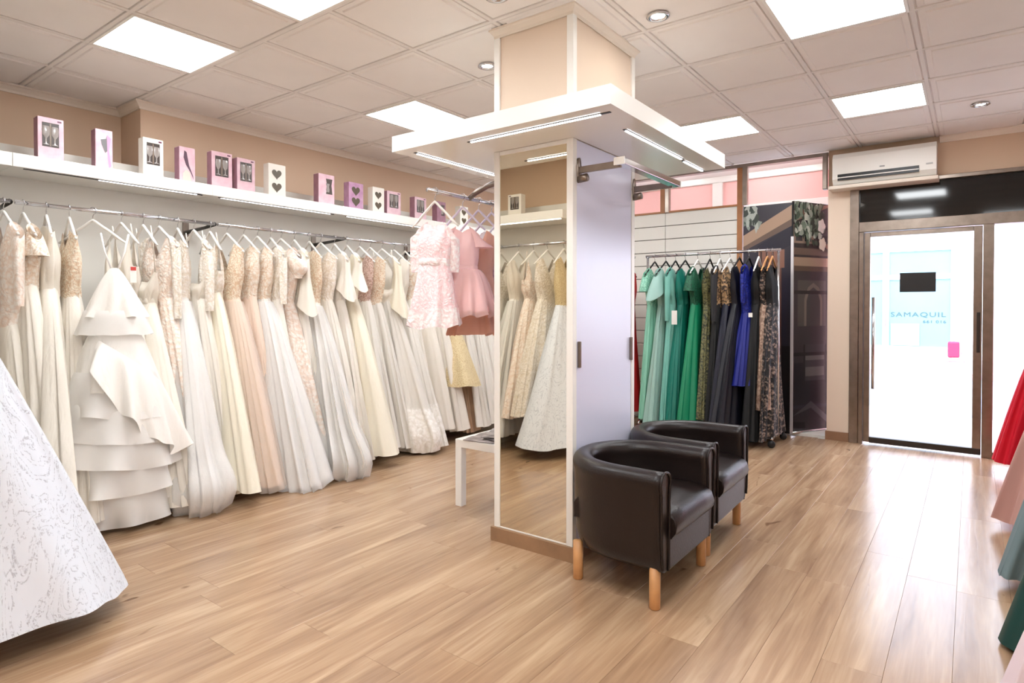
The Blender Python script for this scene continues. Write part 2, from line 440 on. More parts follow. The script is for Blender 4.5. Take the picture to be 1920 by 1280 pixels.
crown('trim_column', [(COLX[0], COLY[0]), (COLX[0], COLY[1]), (COLX[1], COLY[1]), (COLX[1], COLY[0])], True, h=.05, d=.03)

# ------------------------------------------------------------------ door, frames, transom
Y0, Y1 = -.01, .815
fr = struct(link('trim_door_frame', None)); fr.location = (XB, 0, 0)
for b in ((-.05, .07, .86, .935, 0, 2.46), (-.05, .07, .82, .859, 0, 2.0), (-.05, .07, -.15, -.075, 0, 2.0), (-.05, .07, YR, .86, 2.0, 2.095), (-.05, .07, YR, .93, 2.425, 2.46), (-.05, .07, YR, -.15, 0, .055)):
    box_o('frame_bar', M_STEEL, b, fr, r=.004)
box_o('transom_panel', M_BLACKG, (-.01, .02, YR, .86, 2.095, 2.425), fr)
d1 = struct(link('door_1', None, None, (XB, 0, 0)), 'steel framed glass street door')
for b in ((-.025, .025, .768, .818, .02, 1.995), (-.025, .025, -.072, -.01, .02, 1.995), (-.025, .025, -.01, .768, 1.955, 1.995)):
    box_o('door_rail', M_STEEL, b, d1, r=.004)
box_o('door_bottom_rail', M_DSTEEL, (-.03, .025, -.07, .768, .015, .07), d1, r=.004)
box_o('pane', M_GLASS, (-.004, .004, -.01, .768, .07, 1.955), d1)
h = MB(); h.tube([(-.06, .735, .53), (-.06, .735, 1.385)], .014, 12); h.tube([(-.06, .735, .66), (0, .735, .66)], .008); h.tube([(-.06, .735, 1.2), (0, .735, 1.2)], .008)
h.build('door_handle', M_CHROME, d1)
box_o('lock_plate', M_DSTEEL, (-.032, -.02, -.06, -.035, .9, 1.25), d1, r=.003)
sg = box_o('door_sign', M_BLACKP, (XB - .012, XB - .005, .258, .532, 1.432, 1.607)); tag(sg, 'small black rectangular sign stuck on the glass door', 'sign')
w1 = struct(link('window_1', None, None, (XB, 0, 0)))
box_o('pane', M_GLASS, (-.004, .004, YR, -.15, .055, 2.0), w1)

# ------------------------------------------------------------------ slat partition and showcase
sl = struct(link('wall_slat_partition', None, None, (6.66, 0, 0)), 'white slat panel partition behind the dress rail')
box_o('backing', mat('slat_groove', (112, 108, 100), .8), (.012, .05, 1.965, YL, 0, 2.365), sl)
for i in range(16):
    z0 = 2.365 - .1495 * (i + 1)
    for a, b in ((1.97, 2.80), (2.805, 3.86), (3.865, YL - .005)):
        link('slat', MB().bbox(0, .015, a, b, max(z0, .002) + .008, z0 + .1495, r=.002, seg=1).me('slat', M_PANEL), sl)
pt = struct(link('trim_partition_posts', None, None, (6.66, 0, 0)))
M_BRN = mat('brown_oak_edge', (168, 112, 66), .45, noise=.2)
for yy, z0 in ((2.81, 2.365), (1.95, 0.0), (3.87, 2.365)):
    box_o('wood_strip', M_BRN, (-.01, .05, yy - .005, yy + .05, z0, 2.775), pt)
    box_o('steel_strip', M_STEEL, (-.02, .04, yy - .055, yy - .005, max(z0, 2.365), 2.775), pt, r=.006)
box_o('sill', M_BRN, (-.012, .05, 1.96, YL, 2.365, 2.385), pt)
box_o('head', M_STEEL, (-.02, .06, 1.13, YL, 2.765, 2.80), pt)
box_o('steel_strip', M_STEEL, (-.05, .02, 1.135, 1.175, 2.44, 2.78), pt, r=.006)
# showcase beyond the partition
M_PINK = mat('pink_wall_paint', (246, 196, 190), .8)
sh = struct(box_o('wall_showcase', M_PINK, (7.5, 7.6, 1.0, YL + .1, 2.5, 3.0)), 'pink wall band above the slat partition')
box_o('moulding', M_WHITE, (7.45, 7.5, 1.13, YL, 2.80, 2.90), sh, r=.01)
box_o('lower_band', M_WHITE, (7.44, 7.5, 1.13, YL, 2.42, 2.5), sh, r=.008)
box_o('pilaster', M_WHITE, (7.46, 7.5, 2.42, 2.54, 2.5, 2.82), sh, r=.005)
struct(box_o('ceiling_showcase', M_WHITE, (6.70, 7.7, 1.0, YL + .1, 2.9, 2.96)))
struct(box_o('wall_showcase_side', M_PINK, (XB + .25, 7.6, 1.0, 1.13, 0, 2.95)))
struct(box_o('wall_showcase_far', M_PINK, (6.7, 7.6, YL, YL + .1, 0, 2.95)))
struct(box_o('floor_showcase', M_WHITEM, (6.70, 7.7, 1.0, YL, -.05, .02)))
w2 = struct(link('window_2', None, None, (7.55, 0, 0)))
box_o('pane', M_GLASS, (-.004, .004, 1.13, YL, .02, 2.42), w2)
for i, yy in enumerate((1.6, 2.0, 2.9, 3.9)):
    t = thing('showcase_spotlight', 'recessed spotlight in the showcase ceiling behind the partition', 'spotlight', (6.98, yy, 2.9), 0, 'showcase ceiling spotlights')
    MB().lathe([(.05, 0), (.052, -.008), (.04, -.012), (.034, -.002)]).build('ring', M_BLACKP, t)
    MB().lathe([(.0001, -.004), (.034, -.003)]).build('bulb', M_BULB, t)
    ld = bpy.data.lights.new('showcase_lamp', 'SPOT'); ld.energy = 8; ld.spot_size = math.radians(150); ld.spot_blend = .6; ld.shadow_soft_size = .04; ld.color = (1, .93, .95)
    lo = bpy.data.objects.new('showcase_lamp', ld); COL.objects.link(lo); lo.parent = t; lo.location = (0, 0, -.03); lo.rotation_euler = (0, math.radians(-50), 0)

# poster of a night street on a two-leaf screen
def poster(name, label, A, B, z0, z1, polys, gain=1.15):
    A = Vector((*A, 0)); B = Vector((*B, 0)); d = (B - A); L = d.length; u = d / L; nrm = Vector((u.y, -u.x, 0))
    if nrm.x > 0: nrm = -nrm
    t = thing(name, label, 'poster', A)
    k = MB(); k.prism([(0, 0), (L * u.x, L * u.y), (L * u.x - .02 * nrm.x, L * u.y - .02 * nrm.y), (-.02 * nrm.x, -.02 * nrm.y)], z0, z1); k.build('board', M_BLACKP, t)
    colour_polys('print', polys, M_POSTER, t, lambda a, b, i: tuple(u * (a * L) + nrm * (.002 + i * .00012) + Vector((0, 0, z0 + b * (z1 - z0)))), gain)
    return t, u, L, nrm
R = random.Random(5)
def rect(x0, y0, x1, y1): return [(x0, y0), (x1, y0), (x1, y1), (x0, y1)]
def leaves(n, x0, x1, y0, y1, s, cols):
    o = []
    for _ in range(n):
        cx, cy = R.uniform(x0, x1), R.uniform(y0, y1); a = R.uniform(0, 6.28); r = s * R.uniform(.5, 1)
        o.append(([(min(1, max(0, cx + r * 2.2 * math.cos(a + q) * f)), min(1, max(0, cy + r * .8 * math.sin(a + q) * f))) for q, f in ((0, 1), (1.2, .5), (2.4, .7), (3.5, .6), (5, .5))], R.choice(cols)))
    return o
GRN = [(60, 72, 62), (96, 108, 96), (150, 155, 148), (44, 52, 46), (118, 126, 118)]
p1 = [(rect(0, 0, 1, 1), (40, 36, 46)), (rect(0, 0, 1, .38), (24, 21, 24)), (rect(.72, .05, .8, .8), (92, 60, 48)), (rect(.5, .1, .56, .75), (70, 46, 38)),
      ([(0, .82), (1, .93), (1, .99), (0, .87)], (150, 124, 104)), ([(0, .80), (1, .90), (1, .93), (0, .82)], (92, 74, 64)), ([(.3, .74), (1, .82), (1, .9), (.3, .82)], (26, 24, 38)),
      (rect(.32, .72, .86, .80), (120, 84, 70))] + [(rect(.36 + i * .12, .72, .40 + i * .12, .8), (60, 40, 36)) for i in range(4)] + [(rect(.4, .5, .6, .68), (88, 66, 54))] + leaves(40, 0, .3, .9, .99, .05, GRN)
p2 = [(rect(0, 0, 1, 1), (52, 47, 50)), (rect(0, 0, 1, .3), (27, 26, 32)), ([(0, .91), (1, .99), (1, 1), (0, .96)], (110, 88, 78)), ([(0, .97), (0, 1), (.6, 1)], (30, 28, 36)),
      (rect(0, .82, .56, .90), (138, 118, 106))] + [(rect(.06 + i * .24, .83, .24 + i * .24, .895), (48, 50, 56)) for i in range(2)] + \
     [(rect(0, .72, .95, .76), (150, 128, 110)), (rect(0, .70, .95, .722), (86, 68, 58)), (rect(0, .77, .95, .80), (100, 82, 74)),
      (rect(.12, .46, .9, .66), (76, 70, 68)), ([(.3, .46), (.3, .58), (.4, .63), (.55, .65), (.7, .63), (.8, .58), (.8, .46)], (112, 100, 92)), ([(.36, .46), (.36, .57), (.44, .615), (.55, .63), (.66, .615), (.74, .57), (.74, .46)], (64, 60, 60)),
      (rect(0, .60, 1, .615), (24, 22, 24)), (rect(.3, .22, .9, .38), (58, 54, 58)), (rect(.34, .24, .86, .28), (96, 92, 92)), (rect(.34, .31, .86, .34), (96, 92, 92)), (rect(0, .33, 1, .345), (18, 18, 22)), (rect(.28, .2, .33, .38), (20, 20, 24)), (rect(.88, .2, .92, .38), (20, 20, 24)),
      (rect(0, .1, 1, .115), (40, 40, 50)), ([(0, .07), (.5, .10), (1, .02), (1, .05), (.5, .13)], (70, 66, 72))] + leaves(120, .0, .8, .86, .995, .045, GRN) + leaves(30, .3, .7, .82, .9, .035, GRN) + \
     [([(.72 + .1 * math.cos(a) * (1 + .15 * math.cos(5 * a)), .90 + .03 * math.sin(a) * (1 + .15 * math.cos(5 * a))) for a in [k * .3 for k in range(21)]], (196, 186, 184)),
      ([(.75 + .1 * math.cos(a) * (1 + .15 * math.cos(5 * a)), .82 + .028 * math.sin(a) * (1 + .15 * math.cos(5 * a))) for a in [k * .3 for k in range(21)]], (206, 184, 172))] + leaves(16, .85, .99, .78, .9, .03, [(120, 92, 80), (70, 60, 60)])
poster('street_poster', 'dark printed street poster beside the slat wall behind the black dresses', (6.66, 1.935), (6.66, 1.46), .01, 2.35, p1)
t2, u2, L2, n2 = poster('street_poster', 'dark printed poster of an arched shopfront with white roses beside the pier', (6.64, 1.44), (7.12, 1.195), .03, 2.36, p2, 1.35)
gd = thing('glass_screen', 'chrome edged glass screen standing in front of the rose poster', 'glass screen', (6.60, 1.44, 0))
eu = Vector((.48, -.245, 0)).normalized()
box_o('edge_post', mat('satin_aluminium', (225, 225, 228), .3, metal=.6), (-.012, .012, -.012, .012, .02, 2.0), gd)
k = MB(); k.tube([(0, 0, .03), tuple(eu * .5 + Vector((0, 0, .03)))], .014, 8); k.build('bottom_rail', M_CHROME, gd)
k = MB(); k.prism([(0, .003), (eu.x * .5, eu.y * .5 + .003), (eu.x * .5, eu.y * .5 - .003), (0, -.003)], .03, 2.0); k.build('pane', M_GLASS, gd)

# air conditioner
ac = thing('air_conditioner', 'white wall mounted air conditioner above the pier by the door', 'air conditioner', (XB, .66, 2.45))
k = MB()
prof = [(0, .0), (-.16, .0), (-.2, .045), (-.205, .24), (-.17, .285), (0, .285)]
n = len(prof); V = [(px, s * .405, pz) for s in (-1, 1) for px, pz in prof]
k.add(V, [tuple(range(n)), tuple(range(2 * n - 1, n - 1, -1))] + [(i, n + i, n + (i + 1) % n, (i + 1) % n) for i in range(n)])
k.build('body', M_WHITE, ac)
k = MB(); k.prism([(-.2085, -.28), (-.2085, .36), (-.17, .36), (-.17, -.28)], .032, .088); k.build('vent', M_BLACKP, ac)
box_o('louvre', M_WHITE, (-.216, -.205, -.28, .36, .052, .060), ac)
box_o('display', mat('ac_grey', (190, 188, 186), .4), (-.209, -.2, -.38, -.33, .09, .102), ac)
box_o('badge', mat('badge_grey', (150, 148, 146), .4), (-.209, -.2, -.02, .02, .115, .125), ac)
box_o('mounting_tray', M_TRIM, (-.21, .0, -.42, .44, -.045, -.012), ac, r=.005)

# ------------------------------------------------------------------ left wall: panel, shelves, rails
pn = struct(box_o('wall_panel_left', M_PANEL, (.12, XB - .03, 4.82, 4.90, 0, 2.308)), 'pale grey panel behind the wedding dress rail')
struct(box_o('wall_panel_partition', M_PANEL, (.12, .20, 2.7, 4.82, 0, 2.308)))
struct(box_o('baseboard_left', M_BASEW, (.2, XB - .03, 4.805, 4.82, 0, .07)))
EDGES = [.30, 1.12, 2.29, 3.44, 4.60, 5.75]
SLAB = ['end of the white floating shelf nearest the viewpoint', 'white floating shelf unit carrying the first pink boxes on the left', 'white floating shelf unit under the white box with two hearts', 'white floating shelf unit under the violet heart box', 'white floating shelf unit passing behind the pink dresses']
for i in range(5):
    a, b = EDGES[i], EDGES[i + 1]
    t = thing('wall_shelf', SLAB[i], 'shelf', ((a + b) / 2, 4.63, 2.107), 0, 'white floating shelves')
    hw = (b - a) / 2
    box_o('board', M_WHITE, (-hw + .001, hw - .001, -.185, .185, 0, .078), t, r=.002)
    box_o('light_channel', M_DSTEEL, (-hw + .06, hw - .06, -.155, -.142, -.004, .002), t)
    box_o('light_strip', M_LED, (-hw + (.45 if i == 1 else .08), hw - .1, -.154, -.143, -.0055, -.0035), t)
RE = [.3, 1.1, 2.28, 3.42, 4.56, 5.7]
RLAB = ['chrome clothes rail end nearest the viewpoint', 'chrome clothes rail holding the tiered ruffle dress', 'chrome clothes rail holding the blush tulle dresses', 'chrome clothes rail holding the strapless ivory dress with bow', 'chrome clothes rail hidden behind the pink dresses']
def rail(name, label, p0, p1, out, wall_d, group, brk=(1,)):
    """round rail from p0 to p1 with bracket(s) reaching back to the wall panel along 'out'"""
    t = thing(name, label, 'clothes rail', p0, 0, group)
    d = Vector(p1) - Vector(p0); o = Vector(out)
    MB().tube([(0, 0, 0), tuple(d)], .0125, 12).build('bar', M_CHROME, t)
    for q in brk:
        e = d * q
        k = MB(); k.tube([tuple(e), tuple(e + o * (wall_d * .3) + Vector((0, 0, -.015))), tuple(e + o * (wall_d - .005) + Vector((0, 0, -.03)))], [.016, .012, .016], 8)
        k.build('bracket', M_DSTEEL, t)
        s = Vector((o.y, -o.x, 0)) * .022; c = e + o * (wall_d - .006)
        k = MB(); k.box(min(-abs(s.x), -.005) + c.x, max(abs(s.x), .005) + c.x, min(-abs(s.y), -.005) + c.y, max(abs(s.y), .005) + c.y, -.14, .06); k.build('bracket_plate', M_STEEL, t)
    return t
RZ = 1.891; RY = 4.38
for i in range(5):
    rail('clothes_rail', RLAB[i], (RE[i] + .012, RY, RZ), (RE[i + 1] - .012, RY, RZ), (0, 1, 0), 4.82 - RY, 'wall clothes rails')
# side partition shelf and rail (seen in the mirror)
t = thing('wall_shelf', 'white floating shelf reflected in the column mirror', 'shelf', (.39, 3.7, 2.107), 0, 'white floating shelves')
box_o('board', M_WHITE, (-.19, .19, -.72, .72, 0, .078), t, r=.002)
box_o('light_strip', M_LED, (.15, .162, -.68, .68, -.0055, -.002), t)
rail('clothes_rail', 'chrome clothes rail on the side partition carrying the white beaded gown', (.49, 2.84, RZ), (.49, 4.1, RZ), (-1, 0, 0), .29, 'wall clothes rails', (0.02, .95))

# ------------------------------------------------------------------ boxes on the shelf
M_PK = mat('pink_box_card', (226, 196, 202), .45, col2=(212, 168, 182), nscale=14)
M_PKD = mat('plum_box_card', (160, 116, 132), .45, noise=.2, nscale=20)
M_WB = mat('white_box_card', (236, 230, 220), .5)
M_VB = mat('violet_box_card', (192, 152, 178), .45, col2=(170, 122, 156), nscale=16)
M_WIN = mat('box_window_dark', (58, 50, 48), .15, noise=.3, nscale=30)
M_CLEAR = glass_mat('clear_glassware', (.96, .97, .98), .8)
M_GLW = mat('goblet_glass', (150, 142, 138), .12, spec=.8)
def heart(cx, cy, s):
    return [(cx + s * .06 * 16 * math.sin(a) ** 3, cy + s * .06 * (13 * math.cos(a) - 5 * math.cos(2 * a) - 2 * math.cos(3 * a) - math.cos(4 * a))) for a in [2 * PI * i / 24 for i in range(24)]]
def shelf_box(label, x, w_, h_, kind, colr, y=4.52, d=.075, rz=.0, z=2.1855, rev=False):
    t = thing('gift_box', label, 'gift box', (x, y, z), rz, 'boxed glasses on the long white shelf')
    m = {'pink': M_PK, 'white': M_WB, 'violet': M_VB, 'plum': M_PKD}[colr]
    fm = M_PKD if colr == 'pink' else m
    k = MB(); k.bbox(-w_ / 2, w_ / 2, 0, d, 0, h_, r=.002, seg=1); k.build('carton', m, t)
    box_o('side_print', fm, (-w_ / 2 - .001, -w_ / 2 + .001, .004, d - .004, .004, h_ - .004), t)
    def fx(u, v, i): return (u * w_ / 2, -.0012 - i * .0004, v * h_)
    def face(name, polys): return colour_polys(name, polys, M_PRINT, t, fx)
    if kind == 'window':
        face('window', [(rect(-.68, .32, .62, .88), (70, 60, 56)), (rect(-.1, .34, .02, .86), (128, 112, 98))])
        for s in (-.38, .3):
            MB().lathe([(.016, 0), (.017, .004), (.004, .01), (.004, .04), (.018, .06), (.021, .09), (.018, .115)], (s * w_ / 2 * 1.0, -.004, h_ * .36), 12).build('goblet', M_GLW, t).scale = (1, .25, 1)
        face('logo', [(rect(.5, .915, .82, .955), (110, 60, 84))])
    elif kind == 'hearts':
        def hx(u, v, i): return (u, -.0012, v)
        colour_polys('window', [(heart(-.005, h_ * .70, w_ * .30), (84, 72, 54)), (heart(-.005, h_ * .30, w_ * .30), (84, 72, 54))], M_PRINT, t, hx)
    elif kind == 'slant':
        face('window', [([(-.55, .92), (.55, .84), (.5, .5), (.1, .42), (-.3, .62)], (112, 110, 112)), ([(-.55, .92), (.3, .88), (.2, .78), (-.45, .74)], (235, 235, 235)), ([(.3, .88), (.8, .8), (.55, .5), (.8, .1), (.55, .05), (.35, .45)], (214, 150, 184))])
    elif kind == 'swoosh':
        face('window', [([(-.4, .9), (-.1, .86), (.2, .5), (.7, .22), (.8, .1), (.4, .3), (-.2, .5), (-.5, .7)], (92, 70, 84)), ([(-.6, .05), (.5, .05), (.3, .3), (-.2, .36), (-.6, .25)], (236, 204, 192))])
    elif kind == 'vase':
        face('window', [([(-.1, .86), (.72, .86), (.6, .66), (.72, .36), (-.1, .36), (.05, .6)], (74, 64, 58))])
        MB().lathe([(.014, 0), (.018, .02), (.012, .05), (.02, .075)], (.012, -.004, h_ * .42), 12).build('goblet', M_GLW, t).scale = (1, .25, 1)
    return t
BX = [ # px left, px right, px top, px bottom at the shelf, kind, colour, label
 (65, 123, 215, 297, 'window', 'pink', 'largest pink box with two glasses in its window, leftmost on the shelf'),
 (176, 214, 238, 314, 'slant', 'pink', 'narrow pink box with a slanted cut-out showing white'),
 (264, 309, 257, 331, 'window', 'white', 'white box with one rectangular window of glasses'),
 (333, 368, 272, 340, 'swoosh', 'pink', 'pink box printed with a dark curved swoosh'),
 (392, 437, 282, 351, 'window', 'pink', 'pink window box at the left of the touching pair'),
 (440, 480, 293, 357, 'window', 'pink', 'pink window box at the right of the touching pair'),
 (499, 537, 306, 369, 'hearts', 'white', 'white box with two heart windows standing alone on the shelf'),
 (593, 628, 324, 383, 'vase', 'pink', 'pink box with a vase shaped window'),
 (650, 682, 336, 388, 'hearts', 'violet', 'violet box with two heart windows'),
 (696, 721, 346, 396, 'hearts', 'white', 'white box with two heart windows touching a pink box'),
 (722, 752, 352, 399, 'window', 'pink', 'pink window box touching the white heart box'),
 (774, 800, 362, 406, 'window', 'pink', 'pink window box next to the pink dress hanger'),
 (817, 836, 370, 412, 'vase', 'plum', 'plum box half hidden behind the pink dress hanger'),
 (860, 878, 380, 420, 'hearts', 'white', 'white heart box behind the pink dresses on the column rail')]
CA = math.radians(36.8247); FPX = 1151.03
def x_at(px, y):       # x of a point at depth row y seen in pixel column px (used once, to turn measured columns into metres)
    a = CA - math.atan((px - 960) / FPX); return y / math.tan(a)
for l, r_, tp, bt, kd, cl, lb in BX:
    yb = 4.52; xl, xr = x_at(l + (r_ - l) * .16, yb), x_at(r_, yb); xm = (xl + xr) / 2
    dist = xm * math.cos(CA) + yb * math.sin(CA)
    shelf_box(lb, xm, xr - xl, (bt - tp - 2) * dist / FPX, kd, cl, rz=R.uniform(-.03, .03))
shelf_box('white window box on the partition shelf reflected in the mirror', .45, .16, .22, 'window', 'white', y=3.62, rz=PI / 2)

# ------------------------------------------------------------------ column with mirror and canopy
co = thing('column', 'square shop column with mirror front, white side panel and peach top', 'column', (COLX[0], COLY[0], 0))
CW, CD = COLX[1] - COLX[0], COLY[1] - COLY[0]
box_o('core', M_COLP, (.004, CW - .004, .004, CD - .004, 0, ZC), co)
def strip(x0, x1, y0, y1, z0, z1, m=M_WHITE, nm='corner_strip'): return box_o(nm, m, (x0, x1, y0, y1, z0, z1), co, r=.002)
for z0, z1 in ((.075, 2.141), (2.225, ZC - .05)):
    strip(-.008, .03, -.008, .03, z0, z1); strip(-.008, .03, CD - .03, CD + .008, z0, z1); strip(CW - .03, CW + .008, -.008, .03, z0, z1); strip(CW - .03, CW + .008, CD - .03, CD + .008, z0, z1)
strip(-.006, .004, .03, CD - .03, 2.118, 2.141, nm='top_strip'); strip(-.006, .004, .03, CD - .03, .075, .083, nm='bottom_strip')
box_o('mirror', M_MIRROR, (-.003, .003, .03, CD - .03, .083, 2.118), co)
M_SIDE = mat('white_gloss_panel', (222, 223, 243), .22)  # panel is white; the lilac of reflected daylight is put into its colour
box_o('side_panel', M_SIDE, (.032, CW - .032, -.004, .01, .075, 2.138), co)
box_o('side_panel', M_SIDE, (.032, CW - .032, CD - .01, CD + .004, .075, 2.138), co)
box_o('rear_panel', M_SIDE, (CW - .01, CW + .004, .032, CD - .032, .075, 2.138), co)
k = MB(); k.box(-.022, CW + .022, -.022, CD + .022, 0, .075); k.build('plinth', M_BASEW, co)
for hx_ in (.05, CW - .045):
    box_o('panel_handle', M_STEEL, (hx_ - .008, hx_ + .008, -.022, -.004, .98, 1.115), co, r=.004)
k = MB(); k.add([(.02, CD + .004, .99), (.06, CD + .004, .99), (.06, CD + .004, .91), (.02, CD + .004, .91), (.03, CD + .03, .965), (.05, CD + .03, .965), (.05, CD + .03, .925), (.03, CD + .03, .925)],
             [(0, 1, 2, 3), (4, 7, 6, 5), (0, 4, 5, 1), (1, 5, 6, 2), (2, 6, 7, 3), (3, 7, 4, 0)]); k.build('panel_handle', M_BLACKP, co)
cn = thing('column_canopy', 'white square canopy shelf with light strips around the column', 'canopy', (2.313, 1.217, 2.141))
KX, KY, KH = 1.487, 1.338, .084
a0, a1, b0, b1 = COLX[0] - .008 - 2.313, COLX[1] + .008 - 2.313, COLY[0] - .008 - 1.217, COLY[1] + .008 - 1.217
for b in ((0, KX, 0, b0), (0, KX, b1, KY), (0, a0, b0, b1), (a1, KX, b0, b1)):
    box_o('board', mat('white_gloss_lacquer', (240, 237, 231), .14), (b[0], b[1], b[2], b[3], 0, KH), cn)
for b in ((.09, .102, .10, .85), (.10, .80, KY - .10, KY - .088), (.39, 1.09, .115, .127), (1.16, 1.46, .125, .137), (.95, 1.40, KY - .10, KY - .088)):
    box_o('light_channel', M_DSTEEL, (b[0] - .02, b[1] + .02, b[2] - .002, b[3] + .002, -.003, .001) if b[1] - b[0] > .1 else (b[0] - .002, b[1] + .002, b[2] - .05, b[3] + .02, -.003, .001), cn)
    box_o('light_strip', M_LED, (*b, -.006, -.003), cn)
# bracket rail on the right face
br = thing('display_rail', 'empty flat display rail on two arms on the white side of the column', 'display rail', (COLX[0], COLY[0], 1.99))
for ax in (.045, CW - .01):
    k = MB(); k.lathe([(.0001, 0), (.02, 0), (.02, .012), (.0001, .012)], (0, 0, 0), 16)
    e = k.build('arm_plate', M_STEEL, br, (ax, -.004, -.005)); e.rotation_euler = (PI / 2, 0, 0); e.scale = (1, 3.2, 1)
    box_o('arm', M_STEEL, (ax - .009, ax + .009, -.25, -.012, -.022, .012), br, r=.004)
    k = MB(); k.tube([(ax, -.014, -.05), (ax, -.06, -.045)], .02, 10); k.build('arm_socket', M_STEEL, br)
box_o('bar', M_CHROME, (.0, CW + .02, -.285, -.235, -.016, .016), br, r=.003)
for e in (-.004, CW + .018): box_o('end_cap', M_WHITE, (e, e + .006, -.288, -.232, -.018, .018), br)
# rail on the left face
lr = thing('display_rail', 'chrome rail on curved arms holding the pink dresses on the column', 'display rail', (2.86, COLY[1], 0))
for ax in (.0, .38):
    k = MB(); k.tube([(ax, .004, 2.03), (ax, .12, 2.03), (ax, .22, 2.015), (ax, .31, 1.985), (ax, .365, 1.955)], .016, 10); k.build('arm', M_STEEL, lr)
k = MB(); k.tube([(-.36, .365, 1.955), (.55, .365, 1.955)], .0125, 12); k.build('bar', M_CHROME, lr)

# ------------------------------------------------------------------ dresses
def per_noise(rng, n, kmin, kmax, tri=0):
    ks = rng.integers(kmin, kmax + 1, n); ph = rng.uniform(0, 2 * PI, n); tw = rng.uniform(-1.2, 1.2, n); w_ = rng.uniform(.5, 1, n); w_ /= w_.sum()
    def f(th, t):
        s = 0
        for k_, p, q, a in zip(ks, ph, tw, w_):
            c = np.cos(k_ * th + p + q * t)
            if tri: c = (1 - tri) * c + tri * (2 / PI) * np.arcsin(np.clip(c, -1, 1))
            s = s + a * c
        return s
    return f
def loft(name, P, m, parent, close=True):
    M_, N_, _ = P.shape
    V = P.reshape(-1, 3); F = []
    i, j = np.meshgrid(np.arange(M_ - 1), np.arange(N_ if close else N_ - 1), indexing='ij')
    jn = (j + 1) % N_
    F = np.stack([i * N_ + j, (i + 1) * N_ + j, (i + 1) * N_ + jn, i * N_ + jn], -1).reshape(-1, 4)
    me = bpy.data.meshes.new(name)
    me.vertices.add(len(V)); me.vertices.foreach_set('co', V.astype(np.float32).ravel())
    me.loops.add(F.size); me.loops.foreach_set('vertex_index', F.astype(np.int32).ravel())
    me.polygons.add(len(F)); me.polygons.foreach_set('loop_start', np.arange(0, F.size, 4, dtype=np.int32))
    me.polygons.foreach_set('use_smooth', np.ones(len(F), dtype=bool))
    me.update(calc_edges=True); me.validate()
    me.materials.append(m)
    return link(name, me, parent)
def ss(t): return t * t * (3 - 2 * t)

